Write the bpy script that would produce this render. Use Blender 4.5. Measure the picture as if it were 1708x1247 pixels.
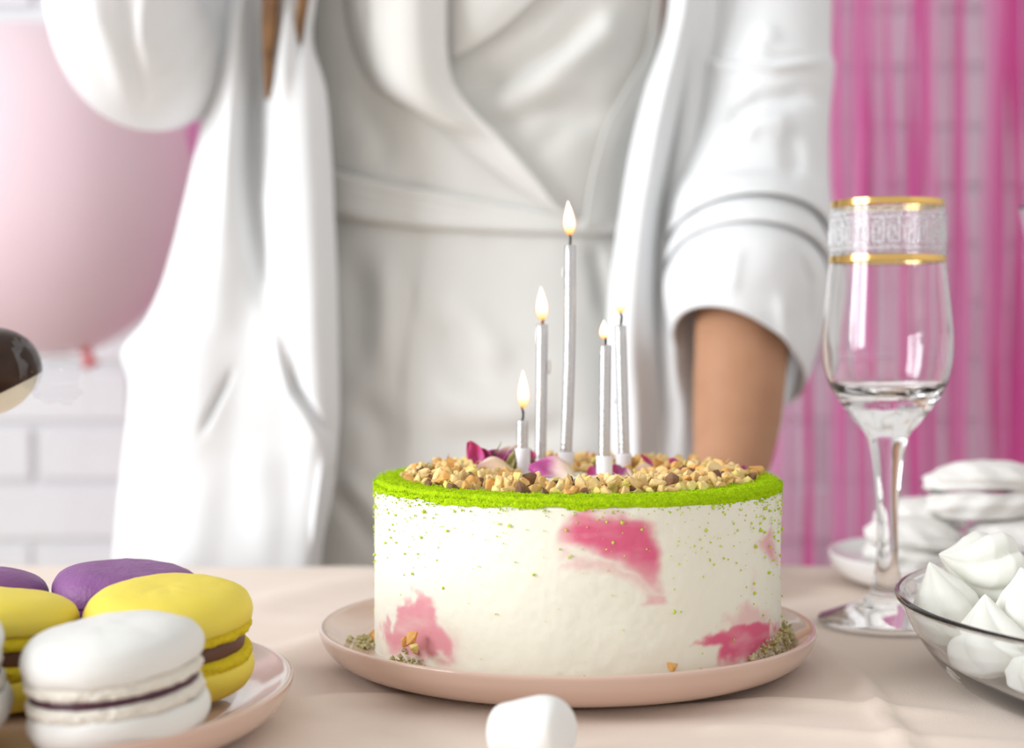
import bpy, bmesh, math, random
import numpy as np
from mathutils import Vector, Matrix, Euler

for o in list(bpy.data.objects):
    bpy.data.objects.remove(o, do_unlink=True)
C = bpy.context.scene.collection
SC = bpy.context.scene
PI = math.pi

# ------------------------------------------------------------------ camera, world, light, exposure
F, HZ, CAMZ, TZ = 2500.0, 560.0, 0.8955, 0.75      # focal length (px), horizon row, camera height, table height
cam = bpy.data.cameras.new('camera')
cam.sensor_width = 36.0
cam.lens = F / 1708 * 36
cam.shift_y = -(623.5 - HZ) / 1708
cam.clip_start = 0.02
cam.dof.use_dof = True
cam.dof.focus_distance = 0.61
cam.dof.aperture_fstop = 5.6
cam_o = bpy.data.objects.new('camera', cam)
C.objects.link(cam_o)
cam_o.location = (0, 0, CAMZ)
cam_o.rotation_euler = (PI / 2, 0, 0)
SC.camera = cam_o

SC.view_settings.view_transform = 'Standard'
SC.view_settings.look = 'None'
SC.view_settings.gamma = 1.0
SC.view_settings.use_curve_mapping = False
SC.view_settings.exposure = 0.12

world = bpy.data.worlds.new('World')
SC.world = world
world.use_nodes = True
bg = world.node_tree.nodes['Background']
bg.inputs[0].default_value = (1.0, 0.985, 0.96, 1)
bg.inputs[1].default_value = 0.72


def area(name, loc, target, sx, sy, power, col):
    l = bpy.data.lights.new(name, 'AREA')
    l.shape = 'RECTANGLE'
    l.size, l.size_y, l.energy, l.color = sx, sy, power, col
    o = bpy.data.objects.new(name, l)
    C.objects.link(o)
    o.location = loc
    d = Vector(target) - Vector(loc)
    o.rotation_euler = d.to_track_quat('-Z', 'Y').to_euler()
    return o


# daylight entering through the two panes of the window in the left wall
area('window_daylight', (-1.98, -0.51, 1.47), (0.0, -0.51, 1.47), 0.62, 1.5, 33, (0.93, 0.965, 1.0))
area('window_daylight', (-1.98, 0.21, 1.47), (0.0, 0.21, 1.47), 0.62, 1.5, 33, (0.93, 0.965, 1.0))

# ------------------------------------------------------------------ helpers


def W(px, py, Y):
    return ((px - 854) / F * Y, Y, CAMZ + (HZ - py) / F * Y)


def proj(V):
    return 854 + V[:, 0] / V[:, 1] * F, HZ - (V[:, 2] - CAMZ) / V[:, 1] * F


def hash3(ix, iy, iz, seed):
    h = (ix * 374761393 + iy * 668265263 + iz * 2147483647 + seed * 1274126177) & 0xFFFFFFFF
    h = ((h ^ (h >> 13)) * 1274126177) & 0xFFFFFFFF
    return ((h ^ (h >> 16)) & 0xFFFF) / 32767.5 - 1.0


def vnoise(P, freq=1.0, seed=0):
    P = np.asarray(P, float) * freq
    I = np.floor(P).astype(np.int64)
    f = P - I
    f = f * f * (3 - 2 * f)
    r = 0
    for dx in (0, 1):
        for dy in (0, 1):
            for dz in (0, 1):
                w = (f[:, 0] if dx else 1 - f[:, 0]) * (f[:, 1] if dy else 1 - f[:, 1]) * (f[:, 2] if dz else 1 - f[:, 2])
                r = r + w * hash3(I[:, 0] + dx, I[:, 1] + dy, I[:, 2] + dz, seed)
    return r


def fbm(P, freq, seed=0, oct=3):
    return sum(vnoise(P, freq * 2 ** k, seed + k) / 2 ** k for k in range(oct))


def spline(pts, n):
    pts = np.asarray(pts, float)
    k = len(pts)
    t = np.linspace(0, k - 1, n)
    i = np.clip(np.floor(t).astype(int), 0, k - 2)
    f = (t - i)[:, None]
    if pts.ndim == 3:
        f = f[:, :, None]
    ext = np.concatenate([2 * pts[:1] - pts[1:2], pts, 2 * pts[-1:] - pts[-2:-1]])
    p0, p1, p2, p3 = ext[i], ext[i + 1], ext[i + 2], ext[i + 3]
    return 0.5 * (2 * p1 + (p2 - p0) * f + (2 * p0 - 5 * p1 + 4 * p2 - p3) * f ** 2 + (3 * p1 - p0 - 3 * p2 + p3) * f ** 3)


def grid_faces(nv, nu, closed=False):
    fs = []
    for j in range(nv - 1):
        for i in range(nu if closed else nu - 1):
            a, b = j * nu + i, j * nu + (i + 1) % nu
            fs.append((a, b, b + nu, a + nu))
    return fs


ROOT = {}


def empty(name, loc, label=None, cat=None, group=None):
    o = bpy.data.objects.new(name, None)
    C.objects.link(o)
    o.location = loc
    o.empty_display_size = 0.01
    ROOT[o.name] = np.array(loc, float)
    tag(o, label, cat, group)
    return o


def tag(o, label=None, cat=None, group=None, kind=None):
    if label:
        o['label'] = label
    if cat:
        o['category'] = cat
    if group:
        o['group'] = group
    if kind:
        o['kind'] = kind
    return o


def mk(name, V, faces, mat, parent=None, smooth=True, solid=0, origin=None, sub=0, offset=-1):
    """V in world space; stored relative to the thing's own base."""
    V = np.asarray(V, float)
    base = np.zeros(3)
    if parent is not None:
        p = parent
        while p.parent is not None:
            p = p.parent
        base = ROOT[p.name]
    elif origin is not None:
        base = np.array(origin, float)
    me = bpy.data.meshes.new(name)
    me.from_pydata((V - base).tolist(), [], [tuple(int(q) for q in f) for f in faces])
    me.update()
    if smooth:
        me.polygons.foreach_set('use_smooth', [True] * len(me.polygons))
    if mat is not None:
        me.materials.append(mat)
    o = bpy.data.objects.new(name, me)
    C.objects.link(o)
    if parent is not None:
        o.parent = parent
    else:
        o.location = base
        ROOT[o.name] = base
    if solid:
        m = o.modifiers.new('thickness', 'SOLIDIFY')
        m.thickness = solid
        m.offset = offset
    if sub:
        m = o.modifiers.new('subdivision', 'SUBSURF')
        m.levels = m.render_levels = sub
    return o


def lathe(prof, n=96, center=(0, 0, 0)):
    prof = np.asarray(prof, float)
    a = np.linspace(0, 2 * PI, n, endpoint=False)
    V = np.zeros((len(prof), n, 3))
    V[:, :, 0] = prof[:, 0:1] * np.cos(a)[None]
    V[:, :, 1] = prof[:, 0:1] * np.sin(a)[None]
    V[:, :, 2] = prof[:, 1:2]
    return V.reshape(-1, 3) + np.array(center), grid_faces(len(prof), n, True)


def rotm(rx, ry, rz):
    return np.array(Euler((rx, ry, rz)).to_matrix())


def tube(path, radii, n=12, caps=True):
    path = np.asarray(path, float)
    k = len(path)
    radii = np.broadcast_to(np.asarray(radii, float), (k,))
    T = np.gradient(path, axis=0)
    T /= np.linalg.norm(T, axis=1)[:, None] + 1e-12
    up = np.array([0, 0, 1.0]) if abs(T[0][2]) < 0.9 else np.array([0, 1.0, 0])
    N = np.cross(up, T[0]); N /= np.linalg.norm(N)
    V = []
    for i in range(k):
        N = N - T[i] * np.dot(N, T[i]); N /= np.linalg.norm(N)
        B = np.cross(T[i], N)
        for j in range(n):
            t = 2 * PI * j / n
            V.append(path[i] + radii[i] * (N * math.cos(t) + B * math.sin(t)))
    Fc = grid_faces(k, n, True)
    if caps:
        Fc.append(tuple(range(n))[::-1])
        Fc.append(tuple(range((k - 1) * n, k * n)))
    return np.array(V), Fc


def join(parts):
    V, Fc, o = [], [], 0
    for v, f in parts:
        V.append(np.asarray(v)); Fc += [tuple(q + o for q in ff) for ff in f]; o += len(v)
    return np.concatenate(V), Fc


def box(x0, x1, y0, y1, z0, z1):
    V = [(x, y, z) for z in (z0, z1) for y in (y0, y1) for x in (x0, x1)]
    return np.array(V, float), [(0, 2, 3, 1), (4, 5, 7, 6), (0, 1, 5, 4), (2, 6, 7, 3), (0, 4, 6, 2), (1, 3, 7, 5)]


OCT_V = np.array([(1, 0, 0), (-1, 0, 0), (0, 1, 0), (0, -1, 0), (0, 0, 1), (0, 0, -1)], float)
OCT_F = np.array([(0, 2, 4), (2, 1, 4), (1, 3, 4), (3, 0, 4), (2, 0, 5), (1, 2, 5), (3, 1, 5), (0, 3, 5)])


def grains(P, S, rng):
    P = np.asarray(P); n = len(P)
    V = np.zeros((n, 6, 3))
    for i in range(n):
        R = rotm(*(rng.random(3) * 6.28))
        V[i] = (OCT_V * (S[i] * rng.uniform(0.6, 1.3, (6, 1)))) @ R.T + P[i]
    Fc = (OCT_F[None] + (np.arange(n) * 6)[:, None, None]).reshape(-1, 3)
    return V.reshape(-1, 3), Fc.tolist()


def pdist(px, py, pts):
    """distance (px) of points to a polyline and position along it 0..1"""
    best = np.full(px.shape, 1e9); along = np.zeros(px.shape)
    m = len(pts) - 1
    for i in range(m):
        (x0, y0), (x1, y1) = pts[i][:2], pts[i + 1][:2]
        dx, dy = x1 - x0, y1 - y0
        t = np.clip(((px - x0) * dx + (py - y0) * dy) / (dx * dx + dy * dy + 1e-9), 0, 1)
        d = np.hypot(px - x0 - t * dx, py - y0 - t * dy)
        s = d < best
        best[s] = d[s]; along[s] = ((i + t) / m)[s]
    return best, along


def sculpt(V, strokes, mask=None):
    """push folds and creases (ridge +, groove -) into cloth, metres towards -Y"""
    px, py = proj(V)
    D = np.zeros(len(V))
    for pts, w, amp in strokes:
        d, al = pdist(px, py, pts)
        fade = np.clip(np.minimum(al, 1 - al) / 0.33, 0, 1)
        fade = 0.05 + 0.95 * fade * fade * (3 - 2 * fade)
        D += amp * np.exp(-(d / w) ** 2) * fade
    if mask is not None:
        D *= mask
    V = V.copy(); V[:, 1] -= D
    return V


# ------------------------------------------------------------------ materials


def mat(name, col, rough=0.5, spec=0.5, metal=0.0, sss=0.0, sss_col=None, trans=0.0, ior=1.45, sheen=0.0,
        var=None, var_scale=20.0, bump=0.0, bump_scale=200.0, coat=0.0, emit=None, estr=0.0, alpha=1.0):
    m = bpy.data.materials.new(name)
    m.use_nodes = True
    nt = m.node_tree
    b = nt.nodes['Principled BSDF']
    b.inputs['Base Color'].default_value = (*col, 1)
    b.inputs['Roughness'].default_value = rough
    b.inputs['Specular IOR Level'].default_value = spec
    b.inputs['Metallic'].default_value = metal
    b.inputs['Transmission Weight'].default_value = trans
    b.inputs['IOR'].default_value = ior
    b.inputs['Coat Weight'].default_value = coat
    b.inputs['Sheen Weight'].default_value = sheen
    b.inputs['Alpha'].default_value = alpha
    if sss:
        b.inputs['Subsurface Weight'].default_value = sss
        b.inputs['Subsurface Radius'].default_value = sss_col or (0.004, 0.003, 0.002)
        b.inputs['Subsurface Scale'].default_value = 1.0
    if emit:
        b.inputs['Emission Color'].default_value = (*emit, 1)
        b.inputs['Emission Strength'].default_value = estr
    tc = nt.nodes.new('ShaderNodeTexCoord')
    if var:
        n = nt.nodes.new('ShaderNodeTexNoise')
        n.inputs['Scale'].default_value = var_scale
        n.inputs['Detail'].default_value = 5
        r = nt.nodes.new('ShaderNodeValToRGB')
        r.color_ramp.elements[0].position, r.color_ramp.elements[1].position = 0.35, 0.65
        r.color_ramp.elements[0].color = (*col, 1)
        r.color_ramp.elements[1].color = (*var, 1)
        nt.links.new(tc.outputs['Object'], n.inputs['Vector'])
        nt.links.new(n.outputs['Fac'], r.inputs['Fac'])
        nt.links.new(r.outputs['Color'], b.inputs['Base Color'])
    if bump:
        n2 = nt.nodes.new('ShaderNodeTexNoise')
        n2.inputs['Scale'].default_value = bump_scale
        n2.inputs['Detail'].default_value = 4
        bp = nt.nodes.new('ShaderNodeBump')
        bp.inputs['Strength'].default_value = bump
        bp.inputs['Distance'].default_value = 0.001
        nt.links.new(tc.outputs['Object'], n2.inputs['Vector'])
        nt.links.new(n2.outputs['Fac'], bp.inputs['Height'])
        nt.links.new(bp.outputs['Normal'], b.inputs['Normal'])
    return m


M = {}
M['wall'] = mat('white painted mortar', (0.77, 0.78, 0.80), 0.8, bump=0.5, bump_scale=60)
M['brick'] = mat('white painted brick', (0.80, 0.81, 0.84), 0.65, var=(0.84, 0.85, 0.87), var_scale=6, bump=0.6, bump_scale=40)
M['floor'] = mat('pale wood floor', (0.55, 0.45, 0.36), 0.5, var=(0.62, 0.52, 0.42), var_scale=3)
M['paint'] = mat('white wall paint', (0.82, 0.82, 0.82), 0.7, bump=0.2, bump_scale=80)
M['frame'] = mat('white window paint', (0.85, 0.85, 0.85), 0.4)
M['wood'] = mat('table wood', (0.35, 0.22, 0.12), 0.5, var=(0.45, 0.29, 0.16), var_scale=8)
M['cloth'] = mat('peach tablecloth', (0.80, 0.67, 0.575), 0.75, 0.25, sheen=0.15, var=(0.82, 0.69, 0.595), var_scale=14, bump=0.25, bump_scale=1400)
M['ceramic'] = mat('pink beige ceramic', (0.645, 0.455, 0.37), 0.16, 0.5, coat=0.5, var=(0.66, 0.47, 0.385), var_scale=30)
M['white_ceramic'] = mat('white ceramic', (0.85, 0.84, 0.83), 0.15, 0.5, coat=0.4)
M['suit'] = mat('white crepe cloth', (0.785, 0.795, 0.805), 0.95, 0.04, bump=0.15, bump_scale=900)
M['dress'] = mat('ivory crepe cloth', (0.82, 0.815, 0.785), 0.9, 0.06, bump=0.12, bump_scale=900)
M['skin'] = mat('skin', (0.43, 0.225, 0.13), 0.55, 0.25, sss=0.12, sss_col=(0.006, 0.003, 0.0015), var=(0.47, 0.25, 0.148), var_scale=40, bump=0.15, bump_scale=700)
M['hair'] = mat('brown hair', (0.20, 0.095, 0.035), 0.4, 0.5, var=(0.32, 0.17, 0.07), var_scale=60)
M['balloon'] = mat('pale pink latex', (0.88, 0.695, 0.75), 0.3, 0.4, sss=0.35, sss_col=(0.03, 0.015, 0.015))
M['knot'] = mat('red pink latex knot', (0.75, 0.16, 0.17), 0.35)
M['choc'] = mat('dark chocolate', (0.028, 0.013, 0.008), 0.28, 0.3, var=(0.05, 0.024, 0.014), var_scale=60)
M['wchoc'] = mat('white chocolate', (0.86, 0.82, 0.66), 0.35)
M['gold_fleck'] = mat('gold fleck', (0.62, 0.42, 0.12), 0.35, metal=0.6)
M['gold'] = mat('gold band', (0.80, 0.52, 0.17), 0.16, metal=1.0)
M['glass'] = mat('clear glass', (1, 1, 1), 0.0, 0.5, trans=1.0, ior=1.47)
M['bowl_glass'] = mat('clear bowl glass', (0.97, 0.985, 1.0), 0.0, 0.5, trans=1.0, ior=1.45)
M['silver'] = mat('silver candle wax', (0.62, 0.61, 0.615), 0.27, metal=0.9, bump=0.25, bump_scale=900)
M['holder'] = mat('white plastic', (0.86, 0.84, 0.88), 0.35, sss=0.2, sss_col=(0.003, 0.003, 0.003))
M['wick'] = mat('burnt wick', (0.02, 0.016, 0.014), 0.8)
M['wax'] = mat('clear wax drip', (0.92, 0.88, 0.84), 0.2, sss=0.4, trans=0.3)
M['green'] = mat('pistachio powder', (0.38, 0.60, 0.006), 0.95, 0.05, var=(0.48, 0.70, 0.012), var_scale=700, bump=1.0, bump_scale=1500)
M['green_speck'] = mat('pistachio speck', (0.50, 0.60, 0.06), 0.9, 0.1, var=(0.58, 0.70, 0.10), var_scale=300)
M['sponge'] = mat('pistachio crumb', (0.42, 0.36, 0.15), 0.9, 0.1, var=(0.60, 0.55, 0.33), var_scale=220)
NUTC = [((0.74, 0.44, 0.14), (0.82, 0.58, 0.26)), ((0.86, 0.66, 0.34), (0.78, 0.52, 0.20)), ((0.72, 0.58, 0.14), (0.82, 0.68, 0.28)),
        ((0.70, 0.33, 0.08), (0.78, 0.46, 0.16)), ((0.13, 0.06, 0.035), (0.28, 0.15, 0.08)), ((0.84, 0.62, 0.30), (0.66, 0.46, 0.18))]
M['nuts'] = [mat('chopped nut', a, 0.55, 0.3, var=b, var_scale=250, bump=0.3, bump_scale=900) for a, b in NUTC]
M['white_mac'] = mat('white macaron shell', (0.74, 0.735, 0.705), 0.65, 0.3, sss=0.1, bump=0.12, bump_scale=500)
M['white_foot'] = mat('white macaron foot', (0.80, 0.76, 0.68), 0.9, 0.1, bump=0.9, bump_scale=900)
M['yellow_mac'] = mat('yellow macaron shell', (0.80, 0.66, 0.10), 0.6, 0.3, sss=0.1, var=(0.80, 0.64, 0.085), var_scale=60, bump=0.15, bump_scale=500)
M['yellow_foot'] = mat('yellow macaron foot', (0.72, 0.56, 0.03), 0.9, 0.1, bump=0.9, bump_scale=900)
M['purple_mac'] = mat('purple macaron shell', (0.225, 0.085, 0.25), 0.5, 0.3, var=(0.27, 0.11, 0.29), var_scale=90, bump=0.5, bump_scale=500)
M['purple_foot'] = mat('purple macaron foot', (0.15, 0.04, 0.17), 0.9, 0.1, bump=0.9, bump_scale=900)
M['fill_choc'] = mat('chocolate filling', (0.13, 0.055, 0.035), 0.5, bump=0.3)
M['fill_berry'] = mat('dark berry filling', (0.06, 0.012, 0.03), 0.4)
M['meringue'] = mat('white meringue', (0.90, 0.90, 0.84), 0.45, 0.3, sss=0.3, sss_col=(0.006, 0.006, 0.003), bump=0.06, bump_scale=300)
M['zefir'] = mat('white zefir', (0.85, 0.83, 0.80), 0.7, 0.2, sss=0.15, bump=0.3, bump_scale=500)
M['mallow'] = mat('marshmallow', (0.80, 0.80, 0.785), 0.8, 0.1, sss=0.3, sss_col=(0.004, 0.004, 0.003))
M['stick'] = mat('white stick', (0.85, 0.85, 0.85), 0.5)

# translucent shiny film of the fringe curtain, two shades
for nm, c, t in (('fringe', (0.90, 0.26, 0.58), 0.42), ('fringe_deep', (0.82, 0.14, 0.46), 0.38), ('fringe_pale', (0.93, 0.50, 0.74), 0.48)):
    m = mat('pink fringe film', c, 0.35, 0.5)
    nt = m.node_tree
    out, b = nt.nodes['Material Output'], nt.nodes['Principled BSDF']
    tl = nt.nodes.new('ShaderNodeBsdfTranslucent'); tl.inputs[0].default_value = (*c, 1)
    mx = nt.nodes.new('ShaderNodeMixShader'); mx.inputs[0].default_value = t
    nt.links.new(b.outputs[0], mx.inputs[1]); nt.links.new(tl.outputs[0], mx.inputs[2])
    nt.links.new(mx.outputs[0], out.inputs[0])
    M[nm] = m


def film(name, col, t, rough=0.05):
    m = bpy.data.materials.new(name); m.use_nodes = True
    nt = m.node_tree; out = nt.nodes['Material Output']; b = nt.nodes['Principled BSDF']
    b.inputs['Base Color'].default_value = (*col, 1); b.inputs['Roughness'].default_value = rough
    tr = nt.nodes.new('ShaderNodeBsdfTransparent'); mx = nt.nodes.new('ShaderNodeMixShader')
    mx.inputs[0].default_value = t
    nt.links.new(b.outputs[0], mx.inputs[1]); nt.links.new(tr.outputs[0], mx.inputs[2]); nt.links.new(mx.outputs[0], out.inputs[0])
    return m, mx, nt


m = bpy.data.materials.new('cellophane'); m.use_nodes = True
nt = m.node_tree; gl_ = nt.nodes.new('ShaderNodeBsdfGlossy'); gl_.inputs['Roughness'].default_value = .06
tr_ = nt.nodes.new('ShaderNodeBsdfTransparent'); tr_.inputs[0].default_value = (.96, .965, .975, 1); mx_ = nt.nodes.new('ShaderNodeMixShader'); mx_.inputs[0].default_value = .10
nt.links.new(tr_.outputs[0], mx_.inputs[1]); nt.links.new(gl_.outputs[0], mx_.inputs[2]); nt.links.new(mx_.outputs[0], nt.nodes['Material Output'].inputs[0])
M['cello'] = m
M['etch_line'] = film('frosted etching', (0.9, 0.9, 0.92), 0.25, 0.5)[0]
m, mx, nt = film('fine frosting', (0.9, 0.9, 0.92), 0.7, 0.5)
tcn = nt.nodes.new('ShaderNodeTexCoord'); vo = nt.nodes.new('ShaderNodeTexVoronoi'); vo.inputs['Scale'].default_value = 900
rp = nt.nodes.new('ShaderNodeValToRGB'); rp.color_ramp.elements[0].color = (0.35, 0.35, 0.35, 1); rp.color_ramp.elements[1].color = (0.92, 0.92, 0.92, 1)
rp.color_ramp.elements[0].position = 0.2; rp.color_ramp.elements[1].position = 0.5
nt.links.new(tcn.outputs['Object'], vo.inputs['Vector']); nt.links.new(vo.outputs['Distance'], rp.inputs['Fac']); nt.links.new(rp.outputs['Color'], mx.inputs[0])
M['etch'] = m


def grad_mat(name, stops, axis=2, rough=0.6, noise=0.0, emission=None):
    """colour of the thing itself along one generated axis (petals, flames)"""
    m = bpy.data.materials.new(name); m.use_nodes = True
    nt = m.node_tree; b = nt.nodes['Principled BSDF']
    tc = nt.nodes.new('ShaderNodeTexCoord'); sp = nt.nodes.new('ShaderNodeSeparateXYZ')
    rp = nt.nodes.new('ShaderNodeValToRGB')
    while len(rp.color_ramp.elements) < len(stops):
        rp.color_ramp.elements.new(0.5)
    for e, (p, c) in zip(rp.color_ramp.elements, stops):
        e.position = p; e.color = (*c, 1)
    nt.links.new(tc.outputs['Generated'], sp.inputs[0])
    src = sp.outputs[axis]
    if noise:
        n = nt.nodes.new('ShaderNodeTexNoise'); n.inputs['Scale'].default_value = 6
        ma = nt.nodes.new('ShaderNodeMath'); ma.operation = 'MULTIPLY_ADD'; ma.inputs[1].default_value = noise
        nt.links.new(tc.outputs['Generated'], n.inputs['Vector']); nt.links.new(n.outputs['Fac'], ma.inputs[0]); nt.links.new(src, ma.inputs[2])
        src = ma.outputs[0]
    nt.links.new(src, rp.inputs['Fac'])
    b.inputs['Roughness'].default_value = rough
    if emission:
        b.inputs['Base Color'].default_value = (0, 0, 0, 1)
        b.inputs['Specular IOR Level'].default_value = 0
        nt.links.new(rp.outputs['Color'], b.inputs['Emission Color'])
        b.inputs['Emission Strength'].default_value = emission
    else:
        nt.links.new(rp.outputs['Color'], b.inputs['Base Color'])
    return m


M['flame'] = grad_mat('candle flame', [(0.0, (0.90, 0.24, 0.05)), (0.12, (1.0, 0.48, 0.18)), (0.26, (1.0, 0.76, 0.50)), (0.42, (1.0, 0.92, 0.78)), (1.0, (1.0, 0.95, 0.86))], 2, emission=2.3)
m = bpy.data.materials.new('flame glow shell'); m.use_nodes = True  # orange halo of the flame, put in as a see-through emissive film
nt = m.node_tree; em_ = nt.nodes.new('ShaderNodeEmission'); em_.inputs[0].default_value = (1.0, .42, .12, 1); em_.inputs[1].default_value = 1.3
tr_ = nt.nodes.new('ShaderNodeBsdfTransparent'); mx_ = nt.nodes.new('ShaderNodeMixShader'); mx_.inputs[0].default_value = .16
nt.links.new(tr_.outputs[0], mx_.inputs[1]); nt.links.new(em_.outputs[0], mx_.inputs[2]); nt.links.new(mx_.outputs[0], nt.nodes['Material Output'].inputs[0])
M['flame_halo'] = m
M['petal'] = grad_mat('dried rose petal', [(0.0, (0.42, 0.045, 0.24)), (0.42, (0.50, 0.10, 0.32)), (0.68, (0.80, 0.60, 0.58)), (1.0, (0.84, 0.72, 0.52))], 0, noise=0.15)
M['petal2'] = grad_mat('dried rose petal', [(0.0, (0.42, 0.02, 0.09)), (0.5, (0.55, 0.05, 0.20)), (1.0, (0.50, 0.14, 0.40))], 0, noise=0.2)
M['petal3'] = grad_mat('pale rose petal', [(0.0, (0.48, 0.14, 0.36)), (0.45, (0.78, 0.60, 0.52)), (1.0, (0.78, 0.60, 0.36))], 0, noise=0.2)
M['sepal'] = mat('dried sepal', (0.33, 0.30, 0.12), 0.8)

# frosting with pink smears carried by the "pink" attribute
m = mat('cream frosting', (0.83, 0.81, 0.695), 0.45, 0.3, sss=0.2, sss_col=(0.004, 0.003, 0.002), bump=0.5, bump_scale=95)
nt = m.node_tree; b = nt.nodes['Principled BSDF']
at = nt.nodes.new('ShaderNodeAttribute'); at.attribute_name = 'pink'
mxc = nt.nodes.new('ShaderNodeMix'); mxc.data_type = 'RGBA'
mxc.inputs[6].default_value = (0.83, 0.81, 0.695, 1); mxc.inputs[7].default_value = (0.70, 0.125, 0.235, 1)
nt.links.new(at.outputs['Fac'], mxc.inputs[0]); nt.links.new(mxc.outputs[2], b.inputs['Base Color'])
M['frosting'] = m

# ------------------------------------------------------------------ the setting
rng = np.random.default_rng(7)
random.seed(7)
WY = 1.90
v, f = box(-2.0, 2.2, -1.6, WY + 0.1, -0.05, 0.0)
tag(mk('floor', v, f, M['floor'], smooth=False), kind='structure')
wb = mk('wall_back', *box(-2.0, 2.2, WY + 0.006, WY + 0.1, 0, 2.6), M['wall'], smooth=False)
tag(wb, 'white painted brick wall behind the person', None, None, 'structure')


def brick_mesh(i, L=0.240):
    bm = bmesh.new()
    bmesh.ops.create_cube(bm, size=1)
    bmesh.ops.scale(bm, vec=(L, 0.03, 0.066), verts=bm.verts)
    for vv in bm.verts:
        vv.co += Vector(((random.random() - .5) * .004, (random.random() - .5) * .003, (random.random() - .5) * .004))
    bmesh.ops.bevel(bm, geom=bm.edges[:], offset=0.004, segments=1, affect='EDGES')
    me = bpy.data.meshes.new('brick'); bm.to_mesh(me); bm.free()
    me.materials.append(M['brick'])
    return me


BR = [brick_mesh(i) for i in range(6)]
zj = CAMZ + (HZ - 708) / F * WY
xj = (60 - 854) / F * WY
for r in range(-6, 15):
    for c in range(-3, 9):
        x = xj + 0.125 + c * 0.25 + (0 if r % 2 else 0.125)
        z = zj + 0.0375 + r * 0.075
        if abs(x) > 1.35 or z < 0.05:
            continue
        o = bpy.data.objects.new('brick', random.choice(BR))
        C.objects.link(o); o.parent = wb
        o.location = (x, WY + 0.013 + random.uniform(-.002, .002), z)

# left wall with its two-pane window
WA, WB = -0.88, 0.58
wl = join([box(-2.0, -1.95, -1.6, WA, 0, 2.6), box(-2.0, -1.95, WB, WY + 0.1, 0, 2.6),
           box(-2.0, -1.95, WA, WB, 0, 0.67), box(-2.0, -1.95, WA, WB, 2.27, 2.6)])
tag(mk('wall_left', *wl, M['paint'], smooth=False), kind='structure')
wn = empty('window_1', (-1.95, -.15, 0.67)); wn['kind'] = 'structure'
mk('window_frame', *join([box(-1.975, -1.935, WA, WA + .05, 0.67, 2.27), box(-1.975, -1.935, WB - .05, WB, 0.67, 2.27),
                          box(-1.975, -1.935, WA, WB, 0.67, 0.72), box(-1.975, -1.935, WA, WB, 2.22, 2.27)]), M['frame'], wn, smooth=False)
mk('mullion', *box(-1.975, -1.935, -0.19, -0.11, 0.67, 2.27), M['frame'], wn, smooth=False)
tag(mk('unseen_wall_right', *box(1.70, 1.75, -1.6, WY + 0.1, 0, 2.6), M['paint'], smooth=False), kind='structure')  # out-of-view wall, added to block world light and darken the right side

# ------------------------------------------------------------------ table and cloth
CAKE = np.array([(962 - 854) / F * 0.667, 0.667, TZ + 0.0092])
PLATE = np.array([(945 - 854) / F * 0.673, 0.673, TZ])
MPL = np.array([-0.197, 0.556, TZ])
ZPL = np.array([0.272, 0.885, TZ])
GL = np.array([(1480 - 854) / F * 0.761, 0.761, TZ])
BOWL = np.array([0.303, 0.606, TZ])

tb = empty('table', (0, 0.55, 0), 'wooden table hidden under the peach tablecloth', 'table')
mk('table_top', *box(-0.95, 0.95, 0.14, 0.955, TZ - 0.035, TZ - 0.004), M['wood'], tb, smooth=False)
for x in (-0.88, 0.88):
    for y in (0.21, 0.88):
        mk('leg', *box(x - .03, x + .03, y - .03, y + .03, 0, TZ - 0.035), M['wood'], tb, smooth=False)

nx, ny = 420, 300
xs = np.linspace(-0.955, 0.955, nx)
ys = np.concatenate([np.linspace(0.135, 0.42, 40), np.linspace(0.423, 0.955, 230), np.full(30, 0.962)])
X, Yg = np.meshgrid(xs, ys)
Z = np.full_like(X, TZ - 0.0012)
drop = np.zeros(len(ys)); drop[270:] = np.linspace(0.004, 0.24, 30)
V = np.stack([X, Yg, Z], -1).reshape(-1, 3)
dr = np.repeat(drop, nx)
flat = dr == 0
lim = np.ones(len(V))
for c, r in ((PLATE, 0.072), (MPL, 0.072), (ZPL, 0.06), (GL, 0.036), (BOWL, 0.125)):
    d = np.hypot(V[:, 0] - c[0], V[:, 1] - c[1])
    lim = np.minimum(lim, np.clip((d - r) / 0.03, 0, 1))
px, py = proj(V)
h = 0.0011 * fbm(V * np.array([1, 2.2, 1]), 7, 3) + 0.0004 * vnoise(V, 40, 9)


def crease(pts, w, amp, step=0.0):
    q = []
    for (x, y) in pts:
        Y = (CAMZ - TZ) * F / (y - HZ)
        q.append(((x - 854) / F * Y, Y))
    d, _ = pdist(V[:, 0], V[:, 1], q)
    return amp * np.exp(-(d / w) ** 2)


h += crease([(1300, 1040), (1380, 1088), (1440, 1135), (1470, 1185), (1500, 1225), (1540, 1275)], 0.0035, 0.0028)
h += crease([(440, 1175), (560, 1160), (700, 1158), (900, 1185), (1290, 1166), (1460, 1176), (1720, 1194), (2200, 1200)], 0.006, 0.0026)
h += crease([(1200, 1212), (1300, 1210), (1500, 1225), (1700, 1232), (2000, 1240)], 0.006, 0.0020)
h += crease([(430, 1110), (540, 1062), (620, 1050)], 0.012, 0.0025)
h += crease([(470, 1180), (620, 1200), (760, 1240)], 0.010, -0.0020)
h += crease([(420, 1010), (520, 985), (640, 960)], 0.02, 0.003)
h += crease([(1310, 985), (1420, 1000), (1500, 1010)], 0.02, -0.0012)
V[:, 2] += np.where(flat, h * lim, 0)
V[:, 2] -= dr
hang = dr > 0
V[hang, 1] += 0.006 * np.sin(V[hang, 0] * 38) * dr[hang] / 0.24 + 0.004
tc_o = mk('tablecloth', V, grid_faces(len(ys), nx), M['cloth'], origin=(0, 0.55, TZ))
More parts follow.
